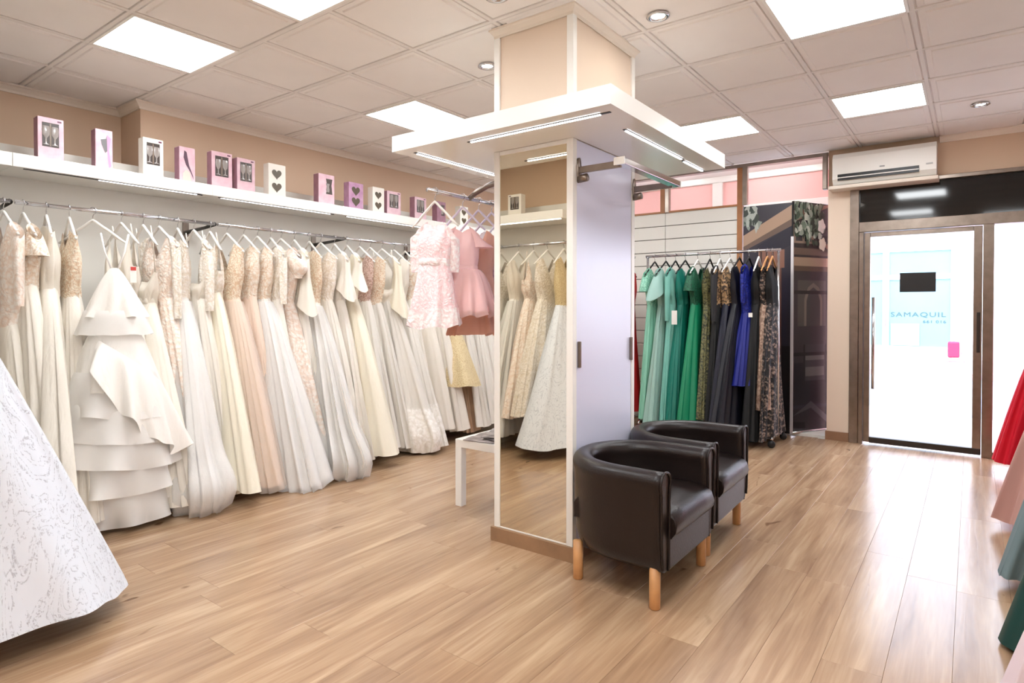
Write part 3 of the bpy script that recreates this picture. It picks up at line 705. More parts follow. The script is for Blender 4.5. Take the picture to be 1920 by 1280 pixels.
def gown(name, label, group, x, y, rot, bod, sk, zs=1.785, zw=1.38, zb=.06, neck=.17, style='v', a_s=.19, a_b=.17, a_w=.12, b_b=.055, b_w=.05,
         a_h=.5, b_h=.15, du=.08, pa=.85, amp=.03, kf=(5, 13), tri=0, hemw=.012, sleeve=None, sl_m=None, sl_len=.5, overlay=None, lacehem=None, sash=None, seed=1, cat='dress', puff=0, lean=0, back=.375):
    """a gown on its hanger; local +u points towards the customer side. u = along the hanger, v = across it"""
    rng = np.random.default_rng(seed)
    t = thing(name, label, cat, (x, y, 0), rot, group)
    N_ = 144; th = np.linspace(0, 2 * PI, N_, endpoint=False)
    cu = np.sign(np.cos(th)) * np.abs(np.cos(th)) ** .8; cv = np.sign(np.sin(th)) * np.abs(np.sin(th)) ** .8
    ff = per_noise(rng, 4, *kf, tri); f2 = per_noise(rng, 3, kf[1], kf[1] * 2, tri); f3 = per_noise(rng, 2, 1, 3)
    # bodice
    MBo = 11; P = np.zeros((MBo, N_, 3))
    fb = per_noise(rng, 3, 4, 9)
    for i in range(MBo):
        q = i / (MBo - 1)
        if q < .45: a = a_s + (a_b - a_s) * ss(q / .45); b = .018 + (b_b - .018) * ss(q / .45)
        else: a = a_b + (a_w - a_b) * ss((q - .45) / .55); b = b_b + (b_w - b_b) * ss((q - .45) / .55)
        u = a * cu; v = b * cv * (1 + .16 * fb(th, q)) + .005 * fb(th * 1, q + .4)
        au = np.abs(cu)
        if style == 'strapless': ztop = zs - .30 + .035 * np.cos(2 * th) - .01 * np.cos(6 * th)
        elif style == 'strap': ztop = zs - .24 * np.clip(1 - np.abs(au - .62) / .20, 0, 1) ** 0 + .20 * np.exp(-((au - .6) / .13) ** 2)
        else: ztop = zs - .075 * au ** 1.4 - neck * np.clip(1 - au / .55, 0, 1)
        o_ = .005 * ss(max(0, q - .8) / .2); u = u + o_ * cu; v = v + o_ * cv
        z = ztop + (zw - .025 + (.018 * np.cos(9 * th + seed) + .012 * np.cos(5 * th)) - ztop) * q
        P[i] = np.stack([u + lean * q * .3, v, z], -1)
    loft('bodice', P, bod, t)
    # skirt
    def skirt(nm, m, a_h, b_h, zt, zbm, s0, grow=1.0, am=amp, Mr=26, t0=0.0, off=0, wave=hemw):
        P = np.zeros((Mr, N_, 3))
        for i in range(Mr):
            s = s0 + (1 - s0) * i / (Mr - 1)
            e = s ** pa
            a = (a_w + (a_h - a_w) * e) * grow + off; b = (b_w + (b_h - b_w) * e) * grow + off
            if puff:
                a += puff * np.exp(-((s - .88) / .10) ** 2) - puff * .8 * max(0, (s - .93) / .07); b += puff * .6 * np.exp(-((s - .88) / .10) ** 2)
            F_ = ff(th, s); G = f2(th, s * 2)
            A = am * (s ** .8) * (1 + .5 * s)
            u = a * cu + A * F_ * cu * .9 + du * e + lean * .3
            v = b * cv + A * F_ * np.sign(cv) * np.abs(cv) ** .5 * 1.0 + A * .55 * G * np.sign(cv) + .03 * s * f3(th, s)
            u = np.where(u < -back, -back - .25 * np.tanh((-back - u) / .25) * .12, u)
            z = zt + (zbm - zt) * s + (wave * (F_ * 1.2 + .8 * f3(th, 0)) * (s ** 3))
            z = np.maximum(z, .004)
            P[i] = np.stack([u, v, z + 0 * u], -1)
        return loft(nm, P, m, t)
    skirt('skirt', sk, a_h, b_h, zw + .004, zb, 0)
    if overlay is not None: skirt('tulle_overlay', overlay, a_h * 1.03, b_h * 1.04, zw, max(.012, zb - .03), .02, 1.0, amp, 26, off=.012, wave=hemw * 1.3)
    if lacehem is not None: skirt('lace_hem', lacehem, a_h, b_h, zw, zb - .004, .72, 1.0, amp, 9, off=.005)
    if sash is not None:
        P = np.zeros((4, N_, 3))
        for i, (zz, o) in enumerate(((.022, .002), (.018, .007), (-.018, .007), (-.022, .002))):
            P[i] = np.stack([(a_w + o) * cu + lean * .3, (b_w + o) * cv * (1 + .16 * fb(th, 1)) * 1.02, zw + zz + 0 * cu], -1)
        loft('sash', P, sash, t)
    if style in ('strap', 'strapless'):
        for s in (-1, 1):
            k = MB(); k.tube([(s * .11, 0, zs + .035), (s * .11, .012, zs - .04), (s * .112, .025, zs - (.05 if style == 'strap' else .27))], .004, 6); k.build('strap', bod, t)
    if sleeve:
        for s in (1, -1):
            Mr = 12; n2 = 28; t2 = np.linspace(0, 2 * PI, n2, endpoint=False); P = np.zeros((Mr, n2, 3))
            fs = per_noise(rng, 3, 2, 6)
            for i in range(Mr):
                q = i / (Mr - 1)
                ang = {'cap': 1.0, 'flutter': .75}.get(sleeve, .22)
                ang = ang * (1 - .6 * q)
                cx = s * (a_s - .015 + sl_len * q * math.sin(ang) * .55); cz = zs - .07 - sl_len * q
                r = {'long': .048 - .016 * q, 'bell': .045 + .10 * max(0, q - .35) ** 1.2, 'cap': .05 + .03 * q, 'puff': .045 + .055 * math.sin(PI * min(1, q * 1.1)) , 'flutter': .05 + .09 * q}[sleeve]
                zz = cz + (.05 * np.cos(t2 if s > 0 else t2 + PI) * q * (-1.6 if sleeve in ('bell', 'flutter') else 0)) + .05 * (1 - q) * np.cos(t2) * (-s)
                P[i] = np.stack([cx + r * np.cos(t2) * (1 + .12 * fs(t2, q)), r * .62 * np.sin(t2) * (1 + .25 * fs(t2, q)), zz], -1)
            loft('sleeve', P, sl_m or bod, t)
    return t

STOP = set('with a an the of at and in on to by left right behind beside between under next whose over its that'.split())
USED = set()
def short(label, n=10):
    w_ = label.split(); n = min(n, len(w_))
    for k in range(n, len(w_) + 1):
        q = w_[:k]
        while q[-1] in STOP: q.pop()
        if ' '.join(q) not in USED: break
    USED.add(' '.join(q)); return ' '.join(q)
# hangers
def hanger_meshes():
    k = MB()
    pts = []
    for i in range(-10, 11):
        q = i / 10; pts.append((q * .205, 0, -.085 - .018 * abs(q) - .075 * ss(abs(q)) - .03 * abs(q) ** 3 + (.02 * (1 - abs(q) * 4) if abs(q) < .25 else 0)))
    k.tube(pts, [.0085 if abs(i) < 9 else .0065 for i in range(-10, 11)], 8)
    body = k
    h = MB(); h.tube([(.0, 0, -.07), (0, 0, -.04)] + [(.022 * math.sin(a) - .0, 0, -.007 - .0 + .022 * -math.cos(a) + .0) for a in [0.25, .7, 1.2, 1.7, 2.2, 2.7, 3.2, 3.7, 4.1]], .0024, 6)
    return body, h
HB, HH = hanger_meshes()
HM = {}
def hanger(x, y, z, rot, colr, label, group, child=False, tilt=0):
    m = {'white': M_WHITE, 'black': M_BLACKP, 'wood': M_LEGW, 'ivory': mat('ivory_plastic', (238, 228, 208), .35), 'lilac': mat('lilac_plastic', (222, 212, 228), .35)}[colr]
    if colr not in HM: HM[colr] = (HB.me('hanger_body', m), HH.me('hanger_hook', M_CHROME))
    t = thing('clothes_hanger', label, 'hanger', (x, y, z), rot, group)
    for nm, me in zip(('hanger_body', 'hanger_hook'), HM[colr]):
        o = link(nm, me, t)
        if child: o.scale = (.72, 1, 1) if nm == 'hanger_body' else (1, 1, 1)
    return t

# cloths
IV = mat('ivory_satin', (246, 239, 227), .34, spec=.45, trans=.1, crease=(12, 1.3, .5))
IV2 = mat('cream_satin', (248, 240, 220), .34, spec=.45, trans=.1, crease=(10, 1.2, .5))
IVM = mat('ivory_crepe', (245, 238, 227), .65, trans=.12, crease=(26, 1.6, .6))
TUL = mat('white_tulle', (248, 245, 240), .8, trans=.15, crease=(44, 2, .8))
TULG = mat('grey_ivory_tulle', (242, 237, 228), .8, trans=.15, crease=(40, 2.4, .9))
TULB = mat('blush_tulle', (244, 222, 204), .8, trans=.15, crease=(40, 2, .8))
NUDE = mat('nude_tulle', (222, 190, 160), .8, trans=.2, noise=.08)
OVR = mat('sheer_tulle_layer', (250, 248, 246), .9, alpha=.42, crease=(50, 2.5, 1))
OVB = mat('sheer_blush_layer', (248, 232, 220), .9, alpha=.35, crease=(50, 2.5, 1))
ORG = mat('white_organza', (240, 233, 222), .6, trans=.2, alpha=1)
LCH = lace('champagne_lace', (248, 240, 228), (229, 205, 180), 24)
LTA = lace('tan_beaded_lace', (246, 234, 214), (222, 190, 156), 30, glit=1)
LIV = lace('ivory_lace', (250, 244, 236), (232, 220, 202), 22)
LBL = lace('blush_lace', (249, 240, 231), (238, 216, 199), 18)
LMA = lace('mauve_lace', (222, 196, 184), (176, 140, 124), 30)
LHM = lace('lace_applique', (250, 246, 240), (234, 228, 218), 14)
GLD = lace('gold_sequin', (238, 220, 176), (212, 186, 134), 60, rough=.35, glit=1)
SEQ = sequin('white_beaded_satin', (236, 243, 255), (198, 203, 216))
TAN = mat('tan_lining', (208, 176, 146), .6, noise=.12)

RF = -PI / 2  # +u towards the shop floor (−y)
G1 = 'wedding dresses on the left wall rail'; GH = 'white hangers on the left wall rail'
def lw(x, lab, bod, sk, **kw):
    hz = kw.pop('hang', 'white'); y = kw.pop('y', RY); rot = kw.pop('rot', RF + R.uniform(-.16, .16))
    gown('wedding_dress', lab, G1, x, y, rot, bod, sk, seed=int(x * 1000), **kw)
    if hz: hanger(x, RY, RZ + .005, rot, hz, 'white hanger holding the ' + short(lab), GH)
# from the near end of the rail to the far end
for xx, q_ in ((.55, 'first'), (.78, 'second'), (.95, 'third')):
    lw(xx, 'plain ivory gown %s from the partition on the left rail' % q_, LIV, IVM, a_h=.4, du=.0, b_h=.10, zb=.12)
lw(1.06, 'ivory gown with sheer blush lace long sleeves at the far left edge', LBL, IV, sleeve='long', sl_len=.42, zw=1.2, a_h=.42, b_h=.09, zb=.2, du=.02, amp=.02)
lw(1.15, 'beige lace bodice gown with a satin skirt, second from the left edge', LCH, IV, zw=1.42, a_h=.46, b_h=.10, sleeve='cap', sl_len=.14, zb=.16, tri=.5, amp=.026)
lw(1.26, 'smooth ivory satin gown with a pleated one-shoulder top left of the champagne beaded one', IV, IV, neck=.02, zw=1.4, a_h=.62, du=.10, b_h=.11, tri=.4, amp=.03, kf=(4, 8), zb=.12)
lw(1.375, 'ivory gown with a champagne beaded bodice left of the tiered ruffle dress', LTA, IVM, zw=1.36, a_h=.5, b_h=.12, amp=.03, du=.03, zb=.10)
lw(1.66, 'ivory strappy V gown with a white price tag right of the tiered ruffle dress', IVM, IVM, style='strap', zw=1.38, a_h=.46, b_h=.12, du=.02, zb=.14)
tg = box_o('price_tag', M_WHITE, (1.60, 1.635, 4.10, 4.102, 1.44, 1.54), None, loc=(0, 0, 0)); tag(tg, 'white price tag with a red top hanging beside the tiered ruffle dress', 'price tag')
box_o('red_band', mat('tag_red', (196, 66, 60), .5), (1.602, 1.633, 4.0985, 4.0995, 1.515, 1.537), tg)
lw(1.79, 'off-shoulder ivory satin gown with a folded bust band', IV, IV, style='strapless', zw=1.33, a_h=.5, b_h=.12, tri=.5, amp=.03, kf=(4, 9), du=.06, sash=IV, zb=.07)
lw(1.89, 'pale blush lace gown with long lace sleeves left of the puffy ivory one', LBL, LBL, sleeve='long', sl_len=.5, sl_m=LIV, zw=1.36, a_h=.5, b_h=.11, du=.05, zb=.06)
lw(2.01, 'ivory lace gown with a loose white tulle skirt spilling onto the floor', LIV, TUL, zw=1.36, a_h=.56, b_h=.16, du=.10, overlay=OVR, hemw=.03, zb=.03, neck=.16, kf=(6, 16), puff=.07)
lw(2.12, 'ivory gown with a puffed bust and a dangling lace sleeve', IVM, IVM, style='strapless', sleeve='long', sl_m=LIV, sl_len=.45, zw=1.36, a_h=.5, b_h=.12, du=.03, zb=.06)
lw(2.235, 'cream satin A-line gown with thin straps and a ruffled bust', LIV, IV2, style='strap', zw=1.40, a_h=.60, b_h=.13, du=.10, tri=.5, amp=.03, kf=(4, 8), zb=.10)
lw(2.36, 'champagne beaded deep V gown with a peach blush tulle skirt', LTA, TULB, zw=1.36, neck=.26, a_h=.52, b_h=.12, du=.06, overlay=OVB, zb=.07, kf=(7, 16), amp=.026)
lw(2.49, 'nude beaded gown with a blush skirt tucked behind the peach one', LCH, TULB, zw=1.38, neck=.24, a_h=.46, b_h=.10, du=.0, zb=.08)
lw(2.60, 'champagne lace gown with the widest plain white tulle skirt', LCH, TUL, zw=1.36, a_h=.60, b_h=.18, du=.10, overlay=OVR, zb=.04, kf=(8, 18), amp=.036, neck=.2, hemw=.035)
lw(2.71, 'ivory gown with an ivory lace long-sleeved top', LIV, IVM, sleeve='long', sl_len=.4, zw=1.36, a_h=.46, b_h=.11, du=.0, zb=.08)
lw(2.80, 'pale pink puff-sleeved gown with beaded panels', LBL, LBL, sleeve='puff', sl_len=.2, zw=1.34, a_h=.48, b_h=.10, du=.03, zb=.06)
lw(2.92, 'ivory satin gown with a pointed bell sleeve hanging low', IV, IVM, sleeve='bell', sl_len=.42, sl_m=IV, zw=1.36, a_h=.46, b_h=.10, du=.02, zb=.08, hemw=.01)
lw(3.06, 'gown with a tan illusion beaded top and a crumpled greyish tulle skirt', LTA, TULG, zw=1.33, neck=.05, a_h=.60, b_h=.20, du=.14, overlay=OVR, zb=.02, kf=(6, 17), amp=.045, hemw=.04, puff=.06)
lw(3.17, 'ivory lace gown pressed against the crumpled tulle skirt', LIV, IVM, zw=1.36, a_h=.48, b_h=.12, du=.04, zb=.05)
lw(3.31, 'plain ivory gown with a flutter sleeve behind the cream satin train', IVM, IVM, sleeve='bell', sl_len=.3, zw=1.36, a_h=.48, b_h=.10, du=.06, zb=.06)
lw(3.44, 'cream satin gown with a smooth wide train spread towards the floor', IV2, IV2, zw=1.38, a_h=.60, b_h=.14, du=.09, tri=.4, amp=.022, kf=(3, 7), zb=.10, sleeve='bell', sl_len=.22, sl_m=IV)
lw(3.58, 'ivory gown with a mauve-beige lace bodice', LMA, TULG, zw=1.36, a_h=.46, b_h=.11, du=.0, zb=.08)
lw(3.70, 'ivory gown with a tan beaded narrow bodice', LTA, TULG, zw=1.34, a_h=.48, b_h=.11, du=.02, zb=.06)
lw(3.84, 'strapless ivory gown with a bow at the bust and a lace edged skirt', IV, TULG, style='strapless', zw=1.36, a_h=.56, b_h=.15, du=.08, lacehem=LHM, sleeve='bell', sl_len=.45, sl_m=IV2, zb=.03, amp=.035, puff=.04)
lw(3.99, 'ivory chiffon gown with a deep lace applique hem', IVM, TULG, zw=1.38, a_h=.54, b_h=.14, du=.06, lacehem=LHM, zb=.05, amp=.032)
lw(4.13, 'ivory gown with a beaded tan belt panel', LCH, IVM, zw=1.38, a_h=.46, b_h=.12, du=.0, zb=.08)
lw(4.28, 'white satin column gown left of the gold sequin dress', IV, IV, zw=1.38, a_h=.46, b_h=.14, du=.02, tri=.4, kf=(3, 8), zb=.14)
lw(4.44, 'white gown whose hem shows under the pink lace dress', IVM, IVM, zw=1.38, a_h=.46, b_h=.14, du=.0, zb=.10)
lw(4.62, 'gold sequin dress with a short skirt over a twisted tan underskirt', GLD, GLD, zw=1.3, a_h=.40, b_h=.18, du=.12, zb=.52, amp=.02, kf=(3, 7))
lw(4.66, 'tan lined ivory gown hanging under the gold sequin dress', TAN, TAN, zw=1.3, a_h=.22, b_h=.10, du=.22, zb=.05, amp=.03, hang=None, y=RY + .02)
for i, (xx, lb) in enumerate(((4.84, 'ivory tulle gown just right of the gold sequin dress'), (5.02, 'ivory tulle gown second right of the gold sequin dress'), (5.2, 'ivory tulle gown seen just left of the column edge'), (5.42, 'ivory tulle gown hidden behind the column'))):
    lw(xx, lb, LIV if i % 2 else IVM, TULG, a_h=.46, b_h=.15, du=.03, zb=.10, amp=.035)

# tiered ruffle dress facing the viewer
def ruffle(t, nm, m, a0, b0, z0, a1, b1, z1, seed, k=(5, 11), wav=.03, amp=.035, du=0, arc=None, tilt=0):
    rng = np.random.default_rng(seed); f = per_noise(rng, 4, *k); N_ = 120; th = np.linspace(0, 2 * PI, N_, endpoint=False); P = np.zeros((12, N_, 3))
    for i in range(12):
        s = i / 11; a = a0 + (a1 - a0) * s ** .8; b = b0 + (b1 - b0) * s ** .8; A = amp * s * s
        F_ = f(th, s)
        P[i] = np.stack([a * np.cos(th) + A * F_ * np.cos(th) + du * s, b * np.sin(th) + A * F_ * np.sin(th) * 1.2, z0 + (z1 - z0) * s + wav * s * s * F_ + tilt * np.cos(th) * s], -1)
    P[..., 2] = np.maximum(P[..., 2], .006)
    return loft(nm, P, m, t)
td = thing('wedding_dress', 'tiered white organza ruffle dress standing out from the left rail', 'dress', (1.50, 4.06, 0), math.radians(-24), G1)
ORG2 = mat('soft_organza', (252, 249, 245), .55, trans=.1, alpha=.82)
ORG3 = mat('organza_lining', (252, 248, 242), .6, trans=.08, crease=(18, 3, .4))
ruffle(td, 'bodice', ORG3, .02, .03, 1.52, .165, .11, 1.23, 5, amp=.04, wav=.012)
ruffle(td, 'ruffle_tier', ORG2, .15, .10, 1.27, .195, .14, 1.13, 6, amp=.02, wav=.01)
k = MB()
for s in (-1, 1): k.tube([(s * .01, 0, 1.50), (s * .05, .02, 1.62), (s * .07, .05, 1.73)], .006, 6)
k.build('strap', ORG2, td)
ruffle(td, 'skirt', ORG3, .12, .09, 1.16, .22, .18, .08, 8, amp=.01, wav=.01)
TI = [(.13, .10, 1.13, .235, .19, .80), (.20, .16, .92, .275, .23, .66), (.23, .19, .76, .30, .25, .52), (.25, .21, .62, .32, .27, .38), (.25, .21, .46, .29, .25, .22), (.23, .20, .32, .27, .23, .04)]
for i, (a, b, c, d, e, f) in enumerate(TI):
    ruffle(td, 'ruffle_tier', ORG2 if i else ORG3, a, b, c, d, e, f, 20 + i, k=(3, 10), wav=.016, amp=.03 + .006 * i, du=.01, tilt=-.03 if i in (1, 2, 3) else .0)
# asymmetric flounce crossing the front from the waist to the lower right
n_ = 90; P_ = np.zeros((12, n_, 3)); g_ = per_noise(np.random.default_rng(3), 4, 8, 20)
for i in range(12):
    q = i / 11; tt = np.linspace(-2.2, .55, n_); h_ = (tt + 2.2) / 2.75
    zt_ = 1.10 - .42 * h_ ** 1.3; ln = .10 + .34 * np.sin(PI * np.clip(h_, 0, 1) * .9)
    rr_ = .155 + .10 * h_ + (.11 + .02 * h_) * q ** .8; A_ = .075 * q ** 1.5
    P_[i] = np.stack([(rr_ + A_ * g_(tt, q)) * np.cos(tt) + .02, (rr_ * .82 + A_ * g_(tt, q)) * np.sin(tt), zt_ - ln * q + .05 * q * g_(tt, q)], -1)
loft('flounce', P_, ORG3, td, close=False)
hanger(1.50, RY, RZ + .005, math.radians(-50), 'white', 'white plastic hanger above the tiered ruffle dress', GH)

# gowns on the side partition rail (left foreground and mirror)
G2 = 'gowns on the side partition rail'
def sw(yy, lab, bod, sk, **kw):
    rot = kw.pop('rot', R.uniform(-.1, .1))
    gown('wedding_dress', lab, G2, kw.pop('x', .49), yy, rot, bod, sk, seed=int(yy * 777), back=.23, **kw)
    hanger(.49, yy, RZ + .005, rot, 'white', 'white hanger holding the ' + short(lab), 'white hangers on the side partition rail')
sw(3.02, 'white beaded gown with a wide bell skirt in the left foreground', GLD, SEQ, a_h=.54, b_h=.27, du=.09, zw=1.32, pa=1.0, amp=.03, kf=(3, 7), zb=.10, hemw=.012, neck=.14, sleeve=None, rot=-.10, a_s=.17, a_b=.15)
sw(3.20, 'ivory beaded lace gown right behind the foreground gown', LIV, LIV, a_h=.42, b_h=.13, du=.06, zb=.32, a_s=.17)
sw(3.36, 'blush floral lace gown reflected at the left of the column mirror', LBL, LBL, a_h=.44, b_h=.15, du=.03, zb=.30, style='strap', amp=.03)
sw(3.54, 'white gown with a ruched satin skirt peeking out behind the foreground gown', IV, TUL, a_h=.50, b_h=.17, du=.10, zb=.14, amp=.04, kf=(8, 20), overlay=OVR)
sw(3.76, 'plain ivory tulle gown in the corner of the side partition', LIV, TULG, a_h=.40, b_h=.14, zb=.08)

# pink girls' dresses on the column
G3 = 'pink girls dresses on the column rail'
PKL = lace('pink_white_lace', (250, 234, 234), (246, 208, 210), 30, thr=.42)
PKT = mat('pink_tulle', (248, 206, 204), .8, trans=.15, crease=(60, 3, .8))
PKS = mat('pink_satin', (248, 206, 202), .4, trans=.1)
COR = mat('coral_chiffon', (228, 178, 156), .75, trans=.2)
MVL = lace('mauve_sequin_lace', (214, 178, 190), (160, 118, 138), 30, glit=1)
WLC = lace('white_scallop_lace', (250, 244, 242), (240, 214, 214), 22)
PY_ = 2.47
def pk(x, lab, bod, sk, hc='white', **kw):
    g = gown('girls_dress', lab, G3, x, PY_, RF + kw.pop('dr', 0), bod, sk, seed=int(x * 991), zs=1.80, a_s=.105, a_b=.10, a_w=.085, **kw)
    hanger(x, PY_, 1.96, RF + .3, hc, 'child size hanger holding the ' + short(lab), 'hangers on the column rail', True)
    return g
pk(2.56, 'pale pink lace girls dress with a white scalloped hem, first on the column rail', PKL, PKL, dr=.62, zw=1.545, zb=1.19, a_h=.15, b_h=.125, du=-.0, amp=.016, kf=(4, 9), lacehem=WLC, sleeve='long', sl_len=.24, sl_m=WLC, sash=WLC, neck=.05, pa=.9, hemw=.014, b_w=.07, b_b=.07)
pk(2.80, 'pink puffy tulle girls dress with a satin waist sash', PKS, PKT, hc='lilac', dr=.62, zw=1.52, zb=1.27, a_h=.23, b_h=.19, du=-.03, amp=.028, kf=(9, 18), sash=PKS, neck=.06, pa=.55, overlay=mat('sheer_pink_layer', (250, 212, 208), .9, alpha=.4), sleeve='cap', sl_len=.08, b_w=.07, b_b=.07)
pk(2.95, 'coral chiffon girls dress hanging below the pink tulle skirt', COR, COR, hc='lilac', dr=.4, zw=1.5, zb=1.12, a_h=.17, b_h=.12, du=-.03, amp=.02)
pk(3.08, 'mauve sequin lace girls dress with a silver bow nearest the column', MVL, MVL, hc='lilac', dr=.45, zw=1.44, zb=1.2, a_h=.18, b_h=.12, amp=.014, sleeve='puff', sl_len=.12, sl_m=mat('silver_satin', (222, 214, 220), .35))
pk(3.22, 'brown-rose girls dress last on the column rail', mat('rose_brown', (176, 120, 118), .7), mat('rose_brown', (176, 120, 118), .7), hc='lilac', dr=.3, zb=1.2, a_h=.18, b_h=.1)

# ------------------------------------------------------------------ rolling racks with evening gowns
def rolling_rack(label, x, y0, y1, z=1.835):
    t = thing('rolling_rack', label, 'clothes rack', (x, y0, 0), 0, 'rolling chrome racks')
    L_ = y1 - y0
    MB().tube([(0, 0, z), (0, L_, z)], .014, 12).build('top_bar', M_CHROME, t)
    for yy in (.02, L_ - .02):
        MB().tube([(0, yy, .1), (0, yy, z)], .013, 10).build('post', M_CHROME, t)
        MB().tube([(-.22, yy, .075), (-.2, yy, .1), (.2, yy, .1), (.22, yy, .075)], .013, 10).build('foot', M_CHROME, t)
        for xx in (-.22, .22):
            w_ = MB(); w_.lathe([(.0001, -.012), (.03, -.012), (.034, 0), (.03, .012), (.0001, .012)], (0, 0, 0), 16)
            o = w_.build('caster', M_BLACKP, t, (xx, yy, .036)); o.rotation_euler = (0, PI / 2, .4)
    MB().tube([(0, .02, .1), (0, L_ - .02, .1)], .01, 8).build('base_bar', M_CHROME, t)
    return t
rolling_rack('chrome rolling rack carrying the green, navy and black gowns', 6.14, 1.44, 2.80)
rolling_rack('chrome rolling rack with the red gown, mostly behind the column', 6.14, 2.93, 4.0)
G4 = 'evening gowns on the rolling rack'
def col(n, c, rough=.6, **kw): return mat(n, c, rough, **kw)
def rk(y, lab, bod, sk, hc='black', **kw):
    rot = PI + kw.pop('dr', R.uniform(-.12, .12))
    gown('evening_gown', lab, G4, 6.14, y, rot, bod, sk, seed=int(y * 501), zs=kw.pop('zs', 1.725), zw=kw.pop('zw', 1.33), **kw)
    hanger(6.14, y, 1.84, rot, hc, {'black': 'black', 'white': 'white', 'wood': 'wooden'}[hc] + ' hanger holding the ' + short(lab), 'hangers on the rolling rack')
RED = col('red_crepe', (196, 14, 20)); MINT = col('mint_satin', (134, 196, 172), .4); SAGE = col('sage_crepe', (150, 186, 176)); AQUA = col('aqua_crepe', (124, 188, 174))
TEAL = col('teal_satin', (14, 116, 100), .45); EMER = col('emerald_satin', (10, 128, 88), .4); NAVY = col('navy_satin', (12, 12, 36), .45); BLK = col('black_crepe', (4, 4, 5), .7)
ROY = col('royal_blue_crepe', (14, 26, 122), .55); OLV = lace('olive_gold_lace', (124, 120, 76), (40, 46, 38), 26); EML = lace('emerald_lace', (30, 104, 72), (12, 64, 46), 36)
BFL = lace('black_floral_lace', (168, 142, 126), (14, 12, 14), 16, thr=.25); TAU = lace('taupe_brocade', (178, 150, 130), (126, 98, 82), 18); MNL = lace('mint_lace', (162, 214, 190), (104, 170, 144), 30)
NUD = lace('nude_black_lace', (40, 34, 38), (206, 168, 124), 22); ROL = lace('royal_lace', (20, 38, 150), (10, 20, 100), 30)
NVD = col('midnight_satin', (8, 8, 22), .5); GRS = col('charcoal_chiffon', (44, 43, 45), .8)
rk(3.02, 'long red gown beside the column edge', RED, RED, a_h=.26, b_h=.10, zb=.16)
rk(3.25, 'dark red gown behind the column', RED, RED, a_h=.26, b_h=.10, zb=.16)
rk(2.70, 'mint gown with a lace cape top at the left end of the rack', MNL, MINT, a_h=.26, b_h=.075, zb=.14, sleeve='cap', sl_len=.2, du=.02)
rk(2.575, 'pale sage gown with a flutter sleeve', SAGE, SAGE, a_h=.32, b_h=.075, zb=.10, sleeve='flutter', sl_len=.22, du=.05)
rk(2.47, 'aqua gown with a long narrow sleeve', AQUA, AQUA, a_h=.30, b_h=.07, zb=.10, sleeve='long', sl_len=.5, du=.04)
rk(2.365, 'dark teal satin gown with a white price tag', TEAL, TEAL, a_h=.28, b_h=.07, zb=.10)
rk(2.235, 'emerald green satin gown with a dark lace bodice', EML, EMER, a_h=.36, b_h=.10, zb=.08, sleeve='cap', sl_len=.2, du=.06, hc='white', tri=.5, kf=(3, 7))
rk(2.11, 'olive gold lace gown beside the emerald one', OLV, OLV, a_h=.26, b_h=.05, zb=.2)
rk(2.01, 'black gown with a nude lace top and charcoal chiffon sleeve', NUD, BLK, a_h=.28, b_h=.06, zb=.1, sleeve='long', sl_m=GRS, sl_len=.5, hc='white')
rk(1.91, 'navy satin gown left of the royal blue one', NUD, NAVY, a_h=.38, b_h=.08, zb=.05, du=.08, hc='white', tri=.4)
rk(1.82, 'midnight blue gown with a train lying on the floor', NVD, NVD, a_h=.46, b_h=.09, zb=.02, du=.16)
rk(1.73, 'royal blue midi dress with lace half sleeves', ROL, ROY, a_h=.24, b_h=.085, zb=.56, sleeve='long', sl_len=.32, zw=1.25, hc='black')
rk(1.64, 'plain black gown with a small white tag', BLK, BLK, a_h=.30, b_h=.06, zb=.06, hc='white')
rk(1.56, 'black lace gown with a taupe brocade skirt and floral hem at the right end', BFL, TAU, a_h=.26, b_h=.055, zb=.34, hc='wood', du=.02)
rk(1.515, 'black gown with a floral border hem behind the taupe skirt', BLK, BFL, a_h=.30, b_h=.04, zb=.08, hc='wood')
for (x, y, z, lb) in ((5.90, 2.385, 1.19, 'white price tag on the teal gown'), (5.93, 1.655, 1.23, 'small white tag on the black gown')):
    o = box_o('price_tag', M_WHITE, (-.002, .002, -.028 if z < 1.2 else -.018, .028 if z < 1.2 else .018, -.07 if z < 1.2 else -.03, .07 if z < 1.2 else .01), loc=(x, y, z)); tag(o, lb, 'price tag', 'price tags on evening gowns')
    MB().tube([(0, 0, .07 if z < 1.2 else .01), (.03, 0, .16 if z < 1.2 else .1)], .001, 4).build('string', M_BLACKP, o)

# right wall rail
rail('clothes_rail', 'chrome rail along the right wall holding the bright gowns', (2.0, -.66, 1.89), (6.45, -.66, 1.89), (0, -1, 0), .46, 'wall clothes rails', (.02, .5, .98))
G5 = 'bright gowns on the right wall rail'
def rw(x, lab, bod, sk, **kw):
    rot = PI / 2 + R.uniform(-.1, .1)
    gown('evening_gown', lab, G5, x, -.66, rot, bod, sk, seed=int(x * 313), **kw)
    hanger(x, -.66, 1.895, rot, 'white', 'white hanger holding the ' + short(lab), 'hangers on the right wall rail')
BLS = col('blush_chiffon', (206, 160, 150), .7, trans=.15); GRT = col('grey_teal_chiffon', (118, 138, 142), .7, trans=.15); DGR = col('dark_green_satin', (16, 62, 58), .45); LIL = col('pale_lilac_lace', (226, 208, 214), .7)
REDT = mat('red_tulle', (214, 10, 44), .7, trans=.25)
BKB = lace('black_bead_trim', (52, 40, 46), (16, 12, 14), 40, glit=1)
rw(6.12, 'bright red tulle gown with a black beaded collar by the side window', col('pink_lace_top', (226, 176, 168)), REDT, zw=1.32, a_h=.44, b_h=.22, zb=.10, kf=(7, 15), sash=BKB, sleeve='cap', sl_len=.15, sl_m=BKB, pa=.7)
